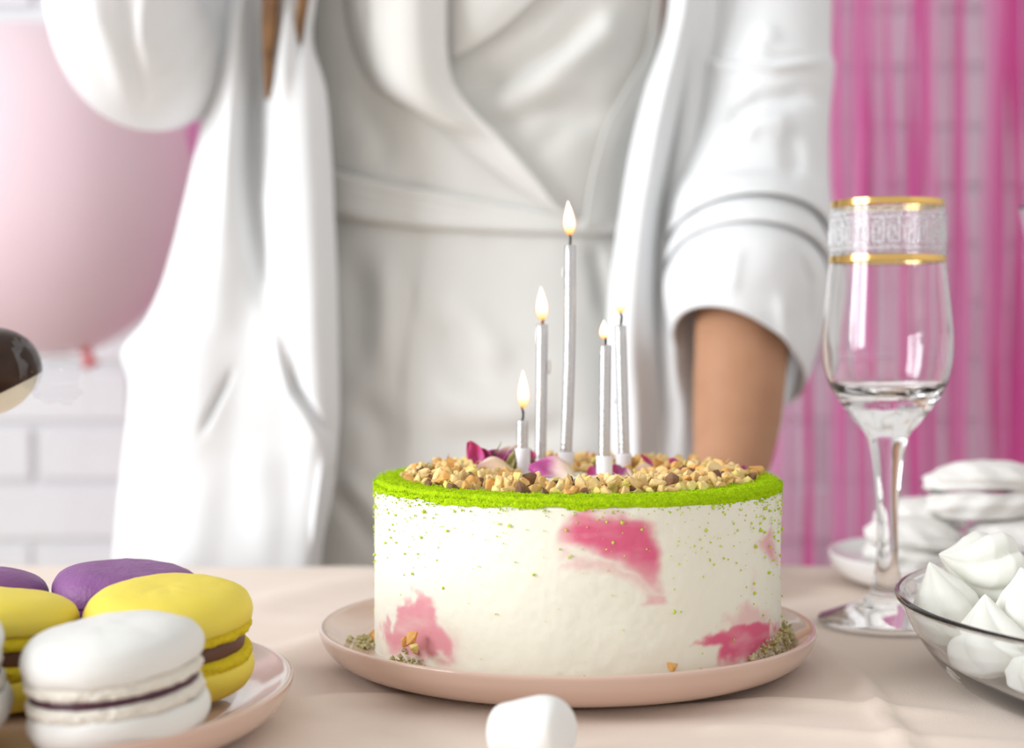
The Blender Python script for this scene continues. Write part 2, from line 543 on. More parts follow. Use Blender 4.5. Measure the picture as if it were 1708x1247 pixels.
tag(tc_o, 'peach cloth with ironed creases covering the whole table', 'tablecloth')

# ------------------------------------------------------------------ plates
PPROF = [(0.0001, .003), (.060, .003), (.063, .0005), (.065, 0), (.068, 0), (.070, .0006), (.084, .0012), (.096, .0024), (.1035, .0055), (.1080, .0102),
         (.1100, .0148), (.1103, .0168), (.1094, .0176), (.1075, .0172), (.104, .0150), (.098, .0118), (.092, .0100), (.085, .0092), (.05, .0090), (.0001, .0090)]


def plate(name, c, s, m, label, cat='plate'):
    pts = spline(np.array(PPROF), 90)
    pts[:, 0] = np.maximum(pts[:, 0], 1e-5)
    pts = pts * np.array([s, 1.0])
    V, Fc = lathe(pts, 160, c)
    o = mk(name, V, Fc, m, origin=c)
    return tag(o, label, cat)


plate('cake_plate', PLATE, 1.0, M['ceramic'], 'glossy pink-beige ceramic plate under the birthday cake')
plate('macaron_plate', MPL, 1.04, M['ceramic'], 'pink-beige ceramic plate holding the macarons at lower left')
plate('zefir_plate', ZPL, 0.76, M['white_ceramic'], 'small white plate with white zefir pieces behind the glass flute')

# ------------------------------------------------------------------ the cake
cake = empty('birthday_cake', CAKE, 'round cream birthday cake with pink smears, green rim and chopped nuts', 'cake')
CR, CH = 0.0898, 0.0728
CTOP = CAKE[2] + CH
prof = [(CR + .0002, 0.0)] + [(CR - .0002 * math.sin(t * 3), CH * t) for t in np.linspace(0.01, 0.955, 118)]
prof += [(CR - .0009, CH * .975), (CR - .0024, CH * .993), (CR - .005, CH), (CR * .85, CH), (CR * .6, CH), (CR * .3, CH), (0.00005, CH)]
NS = 640
V, Fc = lathe(prof, NS, CAKE)
ang = np.arctan2(V[:, 1] - CAKE[1], V[:, 0] - CAKE[0])
hh = (V[:, 2] - CAKE[2]) / CH
side = (hh < 0.97)
dirs = np.stack([np.cos(ang), np.sin(ang), np.zeros_like(ang)], -1)
P = np.stack([np.cos(ang) * CR, np.sin(ang) * CR, V[:, 2] - CAKE[2]], -1)
disp = 0.0005 * fbm(P * np.array([1, 1, 1.2]), 26, 21, 2) + 0.00008 * vnoise(P * np.array([1, 1, 2.0]), 160, 5) + 0.00009 * vnoise(P, 420, 8) + 0.0004 * np.maximum(vnoise(P * np.array([1, 1, 1.8]), 75, 61) - .45, 0)
disp += np.where(hh < 0.12, 0.0007 * vnoise(P, 130, 11) * (1 - hh / 0.12), 0)
V[side] += (dirs * disp[:, None])[side]
cbody = mk('frosting', V, Fc, M['frosting'], cake)

# pink smears: soft patches of colour in the frosting
px, py = proj(V)
front = V[:, 1] < CAKE[1] + 0.012
pk = np.zeros(len(V))
nz = fbm(P, 70, 31, 4)
nz2 = fbm(P * np.array([.4, .4, 1.3]), 150, 41, 3)

nz3 = fbm(P, 210, 77, 3)


def inside(px, py, poly):
    r = np.zeros(px.shape, bool)
    n = len(poly)
    for i in range(n):
        (x0, y0), (x1, y1) = poly[i], poly[(i + 1) % n]
        c = ((y0 > py) != (y1 > py)) & (px < (x1 - x0) * (py - y0) / (y1 - y0 + 1e-9) + x0)
        r ^= c
    return r


def smear(poly, soft, strength, wob=8, fx=None):
    global pk
    x, y = px + wob * (nz + .5 * nz3), py + wob * (.7 * nz2 + .6 * nz3)
    soft = soft * 1.5
    d, _ = pdist(x, y, poly + poly[:1])
    d = np.where(inside(x, y, poly), d, -d)
    m = np.clip(d / soft + 0.35, 0, 1)
    m = m * m * (3 - 2 * m) * strength
    if fx is not None:
        m = m * fx(x, y)
    pk = np.maximum(pk, np.where(front & side, m, 0))


lin = lambda a, a0, a1: np.clip((a - a0) / (a1 - a0), 0, 1)
smear([(932, 868), (965, 852), (1010, 850), (1060, 858), (1084, 872), (1088, 900), (1100, 925), (1108, 955), (1112, 1012), (1085, 985), (1050, 952), (1005, 930), (960, 915), (925, 905), (918, 890)],
      14, 1.0, 9, lambda x, y: (1 - .75 * lin(y - (x - 960) * .35, 895, 950)) * (.45 + .55 * lin(x, 915, 965)))
smear([(960, 925), (1020, 935), (1075, 960), (1112, 1000), (1112, 1012), (1062, 1010), (1080, 992), (1030, 965), (985, 960), (930, 950)], 14, 0.34, 10)
smear([(1078, 985), (1112, 990), (1112, 1012), (1065, 1008)], 9, 0.5, 8)
smear([(915, 890), (950, 880), (960, 940), (930, 935)], 18, 0.22, 10)
smear([(700, 985), (724, 990), (738, 1015), (732, 1045), (745, 1075), (742, 1108), (700, 1100), (655, 1090), (634, 1066), (655, 1030)], 13, 0.72, 16)
smear([(740, 1040), (765, 1060), (760, 1110), (735, 1110)], 16, 0.22, 10)
smear([(1284, 878), (1292, 905), (1297, 942), (1275, 925), (1256, 908)], 9, 0.85, 4, lambda x, y: .35 + .65 * lin(x - (y - 880) * .2, 1258, 1285))
smear([(1150, 1082), (1182, 1055), (1215, 1040), (1262, 1035), (1298, 1040), (1300, 1072), (1275, 1094), (1232, 1102), (1192, 1106), (1196, 1082), (1172, 1078)], 9, 1.0, 8)
smear([(1190, 1050), (1225, 1022), (1255, 1005), (1285, 1015), (1300, 1035), (1270, 1050), (1215, 1055)], 16, 0.38, 12)
smear([(1254, 945), (1262, 950), (1262, 990), (1252, 985)], 8, 0.16, 4)
# smears round the back of the cake
for a0, z0, ra, rz in ((0.6, .5, .22, .13), (1.5, .25, .25, .16), (2.3, .65, .28, .15)):
    d = 1 - np.sqrt(((ang - a0) / ra) ** 2 + ((hh - z0) / rz) ** 2) + .5 * nz
    pk = np.maximum(pk, np.where(~front & side, np.clip(d * 2, 0, 1), 0))
pk *= np.clip(0.93 + .25 * nz2, 0.6, 1)
att = cbody.data.attributes.new('pink', 'FLOAT', 'POINT')
att.data.foreach_set('value', pk.astype(np.float32))

# green powder rim: a grainy crust lying on the edge
rp_ = [(CR * .80, CH + .0004), (CR * .85, CH + .0012), (CR * .90, CH + .0016), (CR * .945, CH + .0015), (CR * .975, CH + .0008), (CR * .992, CH - .0008),
       (CR * 1.001, CH - .0014), (CR * 1.003, CH - .0022), (CR * 1.0005, CH - .0031)]
pts = spline(np.array(rp_), 40)
V, Fc = lathe(pts, 900, CAKE)
ang = np.arctan2(V[:, 1] - CAKE[1], V[:, 0] - CAKE[0])
Q = V - CAKE
n1 = vnoise(Q, 420, 2) + .8 * vnoise(Q, 900, 3)
lowest = np.tile(np.linspace(0, 1, 40)[:, None], (1, 900)).reshape(-1)
w = np.stack([np.cos(ang), np.sin(ang), np.zeros_like(ang)], -1)
V += w * (0.00028 * n1 * np.clip(lowest * 1.4, 0, 1))[:, None]
V[:, 2] += 0.0003 * n1 + np.where(lowest > .72, (0.0011 * fbm(Q, 60, 4) + .0006 * vnoise(Q, 300, 17)) * (lowest - .72) / .28, 0)
mk('green_rim', V, Fc, M['green'], cake)
# loose crumbs of it, on the rim and speckled down the side
n = 5200
t = rng.uniform(0, 2 * PI, n); s = rng.random(n)
R_ = np.where(s < .62, CR * rng.uniform(.82, .99, n), CR * 1.003)
zz = np.where(s < .62, CH + .0016, CH - np.abs(rng.normal(0.0012, .0019, n)))
P3 = np.stack([np.cos(t) * R_, np.sin(t) * R_, zz], -1) + CAKE
mk('green_rim_crumbs', *grains(P3, rng.uniform(.0002, .00055, n), rng), M['green'], cake, smooth=False)['kind'] = 'stuff'
n = 1500
t = rng.uniform(0, 2 * PI, n)
dens = .30 + .70 * (np.clip(np.cos(t - PI * 1.06), 0, 1) ** 2 + np.clip(np.cos(t + .38), 0, 1) ** 3)
zz = CH - .004 - np.abs(rng.exponential(.0145, n))
keep = (rng.random(n) < dens) & (zz > .006)
t, zz = t[keep], zz[keep]
P3 = np.stack([np.cos(t) * CR * 1.002, np.sin(t) * CR * 1.002, zz], -1) + CAKE
mk('green_specks', *grains(P3, np.minimum(.00018 + rng.exponential(.00022, len(P3)), .0011), rng), M['green_speck'], cake, smooth=False)['kind'] = 'stuff'


def nut_mesh(i, k):
    r = np.random.default_rng(100 + i * 7 + k)
    bm = bmesh.new()
    sc = r.uniform(.7, 1.35, 3); sc[2] *= .75
    for p in r.normal(0, 1, (13, 3)):
        p = p / (np.linalg.norm(p) + 1e-6) * r.uniform(.75, 1.05)
        bm.verts.new(p * sc * 0.0027)
    res = bmesh.ops.convex_hull(bm, input=bm.verts)
    bmesh.ops.delete(bm, geom=[g for g in res['geom_interior'] if isinstance(g, bmesh.types.BMVert)], context='VERTS')
    bmesh.ops.bevel(bm, geom=bm.edges[:], offset=.00022, segments=1, affect='EDGES')
    me = bpy.data.meshes.new('nut_piece'); bm.to_mesh(me); bm.free()
    me.polygons.foreach_set('use_smooth', [False] * len(me.polygons))
    me.materials.append(M['nuts'][k])
    return me


NUT = [[nut_mesh(i, k) for i in range(5)] for k in range(6)]
KP = [.25, .24, .17, .14, .10, .10]
spots = []
tries = 0
while len(spots) < 480 and tries < 60000:
    tries += 1
    a = rng.uniform(0, 2 * PI); r = CR * math.sqrt(rng.uniform(.32 ** 2, .868 ** 2))
    if r < CR * .5 and rng.random() < .55:
        continue
    x, y = r * math.cos(a), r * math.sin(a)
    if any((x - q[0]) ** 2 + (y - q[1]) ** 2 < .0039 ** 2 for q in spots):
        continue
    spots.append((x, y, .0015))
lay2 = []
while len(lay2) < 190:
    a = rng.uniform(0, 2 * PI); r = CR * rng.uniform(.52, .82)
    x, y = r * math.cos(a), r * math.sin(a)
    if any((x - q[0]) ** 2 + (y - q[1]) ** 2 < .0048 ** 2 for q in lay2):
        continue
    lay2.append((x, y, .0042))
spots += lay2
spots.sort(key=lambda q: q[1] - q[2] * 2)
rest = []
for i, (x, y, z) in enumerate(spots):
    k = int(rng.choice(6, p=KP)); me = NUT[k][rng.integers(5)]
    s = rng.uniform(.85, 1.55)
    rot = tuple(rng.uniform(0, 6.28, 3))
    if i < 290:
        o = bpy.data.objects.new('nut_piece', me); C.objects.link(o); o.parent = cake
        o.location = (x, y, CH + z); o.scale = (s, s, s); o.rotation_euler = rot
    else:
        rest.append((k, me, s, rot, (x, y, CH + z)))
bm = bmesh.new()
allm = bpy.data.meshes.new('nut_layer')
for k in range(6):
    allm.materials.append(M['nuts'][k])
for k, me, s, rot, loc in rest:
    n0 = len(bm.faces)
    n1_ = len(bm.verts)
    bm.from_mesh(me)
    bm.faces.ensure_lookup_table(); bm.verts.ensure_lookup_table()
    for ff in bm.faces[n0:]:
        ff.material_index = k
    mt = Matrix.LocRotScale(Vector(loc), Euler(rot), Vector((s, s, s)))
    for vv in bm.verts[n1_:]:
        vv.co = mt @ vv.co
bm.to_mesh(allm); bm.free()
o = bpy.data.objects.new('nut_layer', allm); C.objects.link(o); o.parent = cake; o['kind'] = 'stuff'
# the few larger nuts on the right of the heap and one walnut-like chunk
for (ppx, ppy, Y, s, k) in ((1200, 808, .655, 2.1, 1), (1222, 800, .662, 1.7, 5), (1172, 818, .64, 1.5, 2), (1150, 800, .66, 1.5, 4), (715, 812, .655, 1.5, 4), (1262, 808, .668, 1.4, 3)):
    me = NUT[k][2]
    o = bpy.data.objects.new('nut_piece', me); C.objects.link(o); o.parent = cake
    w = np.array(W(ppx, ppy, Y)) - CAKE
    o.location = (w[0], w[1], CH + .0038); o.scale = (s * 1.3, s, s); o.rotation_euler = (0.3, .2, .6)

# crumbs and nuts where the cake meets the plate
P3, S3 = [], []
for a0, a1, n_, hmax in ((-.75, .12, 420, .012), (-2.55, -2.35, 70, .010), (-1.25, -.85, 40, .003), (-1.72, -1.45, 26, .0035), (-2.2, -1.9, 10, .002), (.5, 2.6, 200, .006), (PI - .1, PI + .2, 60, .005)):
    for _ in range(n_):
        a = rng.uniform(a0, a1); q = rng.random()
        k = hmax * (1 - q) * rng.random() * (0.35 + .65 * math.sin(PI * (a - a0) / (a1 - a0)))
        r = CR + .0006 + .011 * q * (.4 + .6 * math.sin(PI * (a - a0) / (a1 - a0)))
        dp = math.hypot(CAKE[0] + r * math.cos(a) - PLATE[0], CAKE[1] + r * math.sin(a) - PLATE[1])
        if dp > .1000:
            continue
        k += max(0, (dp - .088) / .0135) ** 1.6 * .0040
        P3.append((CAKE[0] + r * math.cos(a), CAKE[1] + r * math.sin(a), CAKE[2] + .0007 + k)); S3.append(rng.uniform(.0005, .0016))
mk('base_crumbs', *grains(P3, S3, rng), M['sponge'], cake, smooth=False)['kind'] = 'stuff'
for (ppx, ppy, Y, s, k) in ((628, 1060, .655, .85, 3), (638, 1066, .65, .55, 3), (685, 1063, .601, .9, 3), (675, 1070, .605, .6, 3), (690, 1080, .598, .7, 2), (1116, 1108, .585, .95, 3), (1226, 1112, .603, .75, 2), (1285, 1099, .628, .7, 3),
                            (640, 1074, .647, .6, 2), (1320, 1075, .655, .8, 2), (1312, 1086, .645, .8, 0)):
    me = NUT[k][1]
    o = bpy.data.objects.new('nut_piece', me); C.objects.link(o); o.parent = cake
    w = np.array(W(ppx, ppy, Y)) - CAKE
    o.location = w; o.scale = (s * 1.3,) * 3; o.rotation_euler = tuple(rng.uniform(0, 6, 3))


def petal(c, L, Wd, rot, m, curl=.35, cup=.5, name='rose_petal', twist=0.0):
    u = np.linspace(0, 1, 16); vv = np.linspace(-1, 1, 9)
    U, T = np.meshgrid(u, vv, indexing='ij')
    wid = np.sin(PI * np.clip(U * .93 + .05, 0, 1)) ** .8 * Wd * .5
    x = (U - .5) * L; y = T * wid
    z = cup * (T ** 2) * wid + curl * L * (U - .5) ** 2 + .05 * L * np.sin(U * 9 + T * 3)
    P = np.stack([x, y, z], -1).reshape(-1, 3)
    o = bpy.data.objects.new(name, None)
    me = bpy.data.meshes.new(name)
    me.from_pydata(P.tolist(), [], grid_faces(16, 9)); me.polygons.foreach_set('use_smooth', [True] * len(me.polygons))
    me.materials.append(m)
    o = bpy.data.objects.new(name, me); C.objects.link(o); o.parent = cake
    o.location = np.array(c) - CAKE; o.rotation_euler = rot
    md = o.modifiers.new('thickness', 'SOLIDIFY'); md.thickness = .00025
    return o


D = math.radians
# rosebud: ring of folded petals, sepals and a dry stem tip, lying left of the candles
petal(W(806, 765, .690), .013, .009, (D(80), D(38), D(-10)), M['petal2'], .3, .6)
petal(W(823, 768, .692), .014, .009, (D(70), D(-35), D(15)), M['petal2'], .2, .8)
petal(W(846, 765, .692), .016, .010, (D(75), D(-42), D(5)), M['petal'], .2, .7)
petal(W(852, 770, .690), .014, .008, (D(95), D(-60), D(0)), M['petal2'], .1, .6)
petal(W(822, 783, .680), .019, .010, (D(55), D(-4), D(4)), M['petal3'], -.30, .5)
petal(W(886, 766, .712), .011, .006, (D(85), D(70), D(0)), M['petal2'], .1, .5)
petal(W(851, 772, .683), .012, .004, (D(90), D(-72), D(0)), M['sepal'], .1, .4, 'sepal')
petal(W(857, 776, .684), .010, .003, (D(90), D(-85), D(0)), M['sepal'], .1, .4, 'sepal')
mk('dry_stem', *tube([W(820, 765, .69), W(828, 752, .69), W(834, 742, .689), W(836, 736, .688)], [.0005, .0004, .0003, .0001], 6), M['sepal'], cake)
petal(W(795, 760, .689), .015, .008, (D(85), D(62), D(-10)), M['petal2'], .3, .6)
petal(W(860, 757, .690), .014, .007, (D(85), D(-58), D(0)), M['petal'], .25, .6)
# single petals
petal(W(921, 786, .678), .0215, .011, (D(58), D(10), D(-4)), M['petal'], -.22, .75)
petal(W(932, 779, .684), .015, .007, (D(70), D(12), D(-4)), M['petal3'], -.3, .4)
petal(W(988, 789, .684), .006, .006, (D(60), D(0), D(20)), M['petal2'], .3, .5)
petal(W(1024, 786, .69), .008, .006, (D(60), D(20), D(20)), M['petal2'], .3, .5)
petal(W(1042, 791, .684), .008, .006, (D(55), D(18), D(-20)), M['petal'], .3, .5)
petal(W(1080, 768, .700), .0085, .0022, (D(80), D(40), D(0)), M['petal2'], .4, .3)
petal(W(1122, 779, .695), .011, .007, (D(58), D(-8), D(8)), M['petal2'], -.4, .7)
petal(W(1150, 776, .69), .006, .005, (D(70), D(-30), D(30)), M['petal2'], .3, .5)
petal(W(1076, 789, .69), .013, .008, (D(40), D(0), D(0)), M['petal3'], -.3, .5)
petal(W(1240, 786, .68), .007, .005, (D(60), D(0), D(40)), M['petal2'], .3, .5)
petal(W(1092, 797, .672), .008, .005, (D(50), D(0), D(-10)), M['petal2'], .2, .5)

# ------------------------------------------------------------------ candles


def candle(label, top, bot, Y, holder, wick_top, flame, bend=0.0, drips=(), lean=0):
    px_m = Y / F
    hx, hy0 = holder
    base = np.array(W(hx, hy0, Y)); base[2] = CTOP - .004
    c = empty('birthday_candle', base, label, 'candle', 'silver candles on the cake')
    a, b_ = np.array(W(*bot, Y)), np.array(W(*top, Y))
    lo = a + (a - b_) / np.linalg.norm(a - b_) * .006
    ts = np.linspace(0, 1, 14)
    path = [lo + (b_ - lo) * t + np.array([bend * math.sin(PI * t), 0, 0]) for t in ts]
    rad = [.00268 * (1.0 + .02 * math.sin(t * 40)) for t in ts]
    path += [path[-1] + np.array([0, 0, .0003]), path[-1] + np.array([0, 0, .0006])]
    rad += [.0024, .0014]
    mk('candle_stick', *tube(path, rad, 20), M['silver'], c)
    # flared plastic cup with its spike hidden in the cake
    ht = np.array(W(hx, hy0, Y))[2]
    hp = [(.0034, CTOP - .004 - ht), (.00365, -.010), (.0038, -.0005), (.0038, 0), (.0033, 0.0001), (.0029, -.001), (.0027, -.002)]
    V, Fc = lathe(hp, 24, (base[0], Y, ht))
    mk('candle_holder', V, Fc, M['holder'], c)
    tp = path[-1]; wt = np.array(W(*wick_top, Y))
    mid = (tp + wt) / 2
    wp = spline([tp - np.array([0, 0, .001]), mid + np.array([.0004, 0, -.001]), mid + np.array([-.0001, 0, .0012]), wt], 12)
    V, Fc = tube(wp, np.linspace(.00055, .0005, 12), 8)
    V += .00018 * vnoise(V, 1500, 3)[:, None]
    mk('wick', V, Fc, M['wick'], c)
    fx, fy0, fy1, fw = flame                       # centre column, tip row, base row, width px
    Hf = (fy1 - fy0) * px_m; Rf = fw * .5 * px_m
    q = np.linspace(0, 1, 26)
    rr = Rf * np.sin(PI * q ** .72) ** .85 * (1 - .28 * q)
    rr[0] = rr[-1] = 1e-5
    b0 = np.array(W(fx, fy1, Y))
    V, Fc = lathe(np.stack([rr, q * Hf], -1), 24, b0)
    V[:, 0] += lean * px_m * ((V[:, 2] - b0[2]) / Hf) ** 2
    fl_ = mk('flame', V, Fc, M['flame'], c)
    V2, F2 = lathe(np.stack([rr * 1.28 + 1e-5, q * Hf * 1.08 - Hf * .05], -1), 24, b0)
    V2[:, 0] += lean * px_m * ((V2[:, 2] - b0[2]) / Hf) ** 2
    mk('flame_glow', V2, F2, M['flame_halo'], fl_)  # added shell that draws the glow around the flame
    for (dx_, dy_, dw, dl) in drips:
        p0 = np.array(W(dx_, dy_, Y - .001)); L = dl * px_m; r = dw * .5 * px_m
        q = np.linspace(0, 1, 10)
        V, Fc = tube([p0 + np.array([0, 0, -L * t]) for t in q], [r * (.25 + .75 * math.sin(PI * (.15 + .85 * t)) ** .7 * (.5 + .5 * t)) + 1e-5 for t in q], 10)
        mk('wax_drip', V, Fc, M['wax'], c)
    return c


candle('shortest silver candle, leftmost, beside the dried rosebud', (871.5, 702), (871, 745), .690, (871, 747), (871, 668), (873, 616, 680, 21), 0, [(866, 704, 5, 36)], -1)
candle('medium silver candle with wax drips, between shortest and tallest candles', (904.5, 542), (901.5, 765), .712, (903, 765), (905, 506), (904, 477, 534, 21), 0, [(896, 545, 9, 32), (916, 600, 8, 24)], -2)
candle('tallest silver candle, slightly bent, in the middle', (951, 410), (944, 754), .703, (944, 753), (949, 378), (950, 334, 392, 21), .0007, [(939, 446, 6, 18), (953, 414, 4, 10)], -3)
candle('front silver candle with the smallest flame, just right of the tallest', (1010, 577), (1008, 760), .682, (1008, 760), (1008, 545), (1007, 533, 565, 16), 0, [], 0)
candle('rightmost silver candle, leaning slightly left', (1035, 544), (1041, 757), .704, (1040, 756), (1036, 508), (1035, 475, 522, 19), .0, [(1026, 664, 4, 10)], 0)

# ------------------------------------------------------------------ macarons


def macaron(label, c, R, hshell, hfill, mats, tilt, fillR=.9, seed=0):
    ms, mf, mi = mats
    hf = .0046
    def shell(sgn):
        pr = [(1e-5, hshell), (.3 * R, hshell * .985), (.55 * R, hshell * .95), (.76 * R, hshell * .86), (.91 * R, hshell * .68), (.98 * R, hshell * .45), (R, hshell * .26), (.985 * R, hshell * .08), (.955 * R, .0), (.90 * R, -.0004)]
        pr = spline(np.array(pr), 30); pr[:, 0] = np.maximum(pr[:, 0], 1e-5)
        V, Fc = lathe(pr, 72)
        V += (.0010 * fbm(V + seed, 30, seed) + .0002 * vnoise(V, 300, seed + 5))[:, None] * np.array([.6, .6, 1])
        V[:, 2] = (V[:, 2] + hf + hfill / 2) * sgn
        return V, Fc
    def foot(sgn):
        q = np.linspace(0, 1, 9)
        rr = np.concatenate([[.86], .915 + .055 * np.sin(PI * np.linspace(.15, .85, 7)), [.9]]) * R
        V, Fc = lathe(np.stack([rr, -.0004 + (hf + .0008) * q], -1), 260)
        k = .0005 * vnoise(V, 330, seed + 3) + .0007 * vnoise(V, 800, seed + 4) + .0006 * vnoise(V, 1500, seed + 6)
        V[:, :2] *= (1 + k / R)[:, None]
        V[:, 2] = (V[:, 2] + hfill / 2) * sgn
        return V, Fc
    def fill():
        V, Fc = lathe([(1e-5, -hfill / 2 - .0008), (fillR * R * .98, -hfill / 2 - .0008), (fillR * R, -hfill * .2), (fillR * R, hfill * .2), (fillR * R * .98, hfill / 2 + .0008), (1e-5, hfill / 2 + .0008)], 72)
        V[:, :2] *= (1 + .012 * vnoise(V, 90, seed + 9))[:, None]
        return V, Fc
    Rm = rotm(*[D(t) for t in tilt])
    parts = [('top_shell', *shell(1), ms), ('bottom_shell', *shell(-1), ms), ('top_foot', *foot(1), mf), ('bottom_foot', *foot(-1), mf), ('filling', *fill(), mi)]
    parts = [(n_, V @ Rm.T, Fc, m_) for n_, V, Fc, m_ in parts]
    zmin = min(p[1][:, 2].min() for p in parts)
    off = np.array([c[0], c[1], c[2] - zmin])
    e = empty('macaron', (c[0], c[1], c[2]), label, 'macaron', 'macarons on the plate')
    for n_, V, Fc, m_ in parts:
        mk(n_, V + off, Fc, m_, e)


PF = TZ + .0090
WM = (M['white_mac'], M['white_foot'], M['fill_berry'])
YM = (M['yellow_mac'], M['yellow_foot'], M['fill_choc'])
PM = (M['purple_mac'], M['purple_foot'], M['fill_berry'])
macaron('white macaron with dark berry filling, foremost in full view', (-.1325, .500, PF), .0298, .0146, .0024, WM, (3, -5, 0), .93, 1)
macaron('white macaron cut off by the left picture edge, beside the front white one', (-.196, .489, PF), .0300, .0155, .0022, WM, (2, -8, 20), .93, 2)
macaron('yellow macaron with chocolate filling, right behind the front white macaron', (-.1285, .563, PF), .0312, .0140, .0058, YM, (4, -4, 40), .89, 3)
macaron('yellow macaron at the left picture edge, behind the white ones', (-.1925, .553, PF), .0312, .0140, .0058, YM, (2, 3, 80), .89, 4)
macaron('purple macaron with wrinkled shell, behind the right yellow macaron', (-.160, .624, PF), .0312, .0138, .004, PM, (3, 4, 10), .9, 5)
macaron('purple macaron at the left picture edge, in the back row', (-.2235, .616, PF), .0312, .0136, .004, PM, (0, 5, 60), .9, 6)

# ------------------------------------------------------------------ marshmallow
q = np.linspace(0, PI, 40)
pr = np.stack([np.abs(np.sin(q)) ** .42 * .0108, -np.sign(np.cos(q)) * np.abs(np.cos(q)) ** .42 * .0145], -1); pr[:, 0] = np.maximum(pr[:, 0], 1e-5)
V, Fc = lathe(pr, 56)
V[:, 0] *= 1.0 + .06 * np.sin(V[:, 2] * 260 + .5)
V += (.0012 * vnoise(V, 70, 4))[:, None] * np.array([1, 1, .4])
Rm = rotm(0, D(82), 0)
V = V @ Rm.T
V = V @ rotm(D(-6), 0, D(-30)).T
c = np.array([(884 - 854) / F * .510, .510, TZ])
V = V + c; V[:, 2] += TZ - .0006 - V[:, 2].min()
tag(mk('marshmallow', V, Fc, M['mallow'], origin=c), 'single white marshmallow lying on the cloth in front of the cake', 'marshmallow')

# ------------------------------------------------------------------ champagne flute
gm = .761 / F
e = empty('champagne_flute', GL, 'clear champagne flute with gold bands and etched key pattern, right of the cake', 'glass')
gz = lambda y: CAMZ + (HZ - y) * gm - TZ
outer = [(92, 341), (93.5, 380), (95, 437), (100, 485), (105, 535), (107, 575), (105, 608), (99.5, 635), (92, 652), (80, 672), (66, 692), (52, 709), (41, 722), (33.5, 735), (27, 760),
         (22, 795), (18.5, 840), (17, 890), (17.5, 925), (20, 952), (25, 975), (31, 992), (40, 1003), (60, 1013), (90, 1025), (111, 1033), (114, 1036), (113.5, 1040), (108, 1042)]
inner = [(1, 664), (30, 663), (58, 659), (80, 650), (91, 640), (97.5, 620), (100.5, 600), (102, 575), (100.5, 540), (96, 488), (91.5, 437), (90.5, 380), (89.5, 341)]
op = spline(np.array(outer, float), 190)
ip = spline(np.array(inner, float), 70)
ip[:, 0] = np.maximum(ip[:, 0], .05)
pr = [(.05, gz(1041))] + [(r, gz(y)) for r, y in op[::-1]] + [(91, gz(339.5))] + [(r, gz(y)) for r, y in ip[::-1]]
pr = np.array(pr); pr[:, 0] *= gm
zoff = -pr[:, 1].min(); pr[:, 1] += zoff
V, Fc = lathe(pr, 120)
a = np.arctan2(V[:, 1], V[:, 0])
fac = np.exp(-((V[:, 2] - (gz(700) + zoff)) / (28 * gm)) ** 2)
nout = len(op) + 1
outm = (np.arange(len(V)) // 120) < nout
st = np.exp(-((V[:, 2] - (gz(800) + zoff)) / (110 * gm)) ** 4)
k = np.where(outm, .045 * fac * np.abs(np.cos(a * 5)) + .05 * st * (np.abs(np.cos(a * 3)) - .5), 0)
V[:, :2] *= (1 - k)[:, None]
fl = mk('glass_body', V + GL, Fc, M['glass'], e)
orad = lambda y: float(np.interp(y, op[:, 1], op[:, 0])) * gm


def ring(name, y0, y1, m, off=.00025, th=.0004, n=120, parent=None):
    yy = np.linspace(y0, y1, 6)
    pr = [(orad(y) + off, gz(y) + zoff) for y in yy] + [(orad(y) + off - th, gz(y) + zoff) for y in yy[::-1]]
    pr.append(pr[0])
    V, Fc = lathe(pr, n)
    return mk(name, V + GL, Fc, m, parent or e)


ring('gold_rim', 340, 351, M['gold'])
ring('gold_band', 432, 443, M['gold'])
eb = ring('etched_band', 353, 430, M['etch'], .00012, .0002)
# meander (key) lines of the etching, wrapped round the glass
keys = []
K, nk = 12, 12
stroke = [((0, 9), (10, 9)), ((10, 9), (10, 1)), ((10, 1), (2, 1)), ((2, 1), (2, 6)), ((2, 6), (7, 6)), ((7, 6), (7, 3.5)), ((0, 9), (0, 11)), ((0, 11), (12, 11)), ((12, 11), (12, 9)), ((0, -1), (12, -1))]
for kk in range(K * 2):
    for (a0, b0_), (a1, b1_) in stroke:
        seg = []
        for t_ in np.linspace(0, 1, 5):
            aa = (kk * 12 + a0 + (a1 - a0) * t_) / (K * 24) * 2 * PI
            y = 424 - (b0_ + (b1_ - b0_) * t_ + 1.5) * 4.9
            r = orad(y) + .0003
            seg.append((r * math.cos(aa), r * math.sin(aa), gz(y) + zoff))
        keys.append(tube(np.array(seg) + GL, .00022, 4))
mk('key_pattern', *join(keys), M['etch_line'], eb, smooth=False)['kind'] = 'stuff'

# second glass, only the edge of its bowl in view
G2 = np.array([(1830 - 854) / F * .80, .80, TZ])
g2 = .80 / F
e2 = empty('coupe_glass', G2, 'clear wide coupe glass just entering at the right picture edge', 'glass')
z2 = lambda y: CAMZ + (HZ - y) * g2 - TZ
o2 = [(126, 341), (120, 375), (110, 420), (88, 480), (55, 530), (25, 556), (14, 580), (11, 640), (10, 760), (11, 880), (16, 940), (40, 970), (85, 1000), (100, 1008), (100, 1012)]
i2 = [(1, 545), (50, 523), (84, 476), (106, 419), (116.5, 375), (123, 341)]
op2, ip2 = spline(np.array(o2, float), 100), spline(np.array(i2, float), 40)
pr = np.array([(.05, z2(1012))] + [(r, z2(y)) for r, y in op2[::-1]] + [(124.5, z2(339.5))] + [(max(r, .05), z2(y)) for r, y in ip2[::-1]])
pr[:, 0] *= g2; pr[:, 1] -= pr[:, 1].min()
V, Fc = lathe(pr, 96)
mk('glass_body', V + G2, Fc, M['glass'], e2)

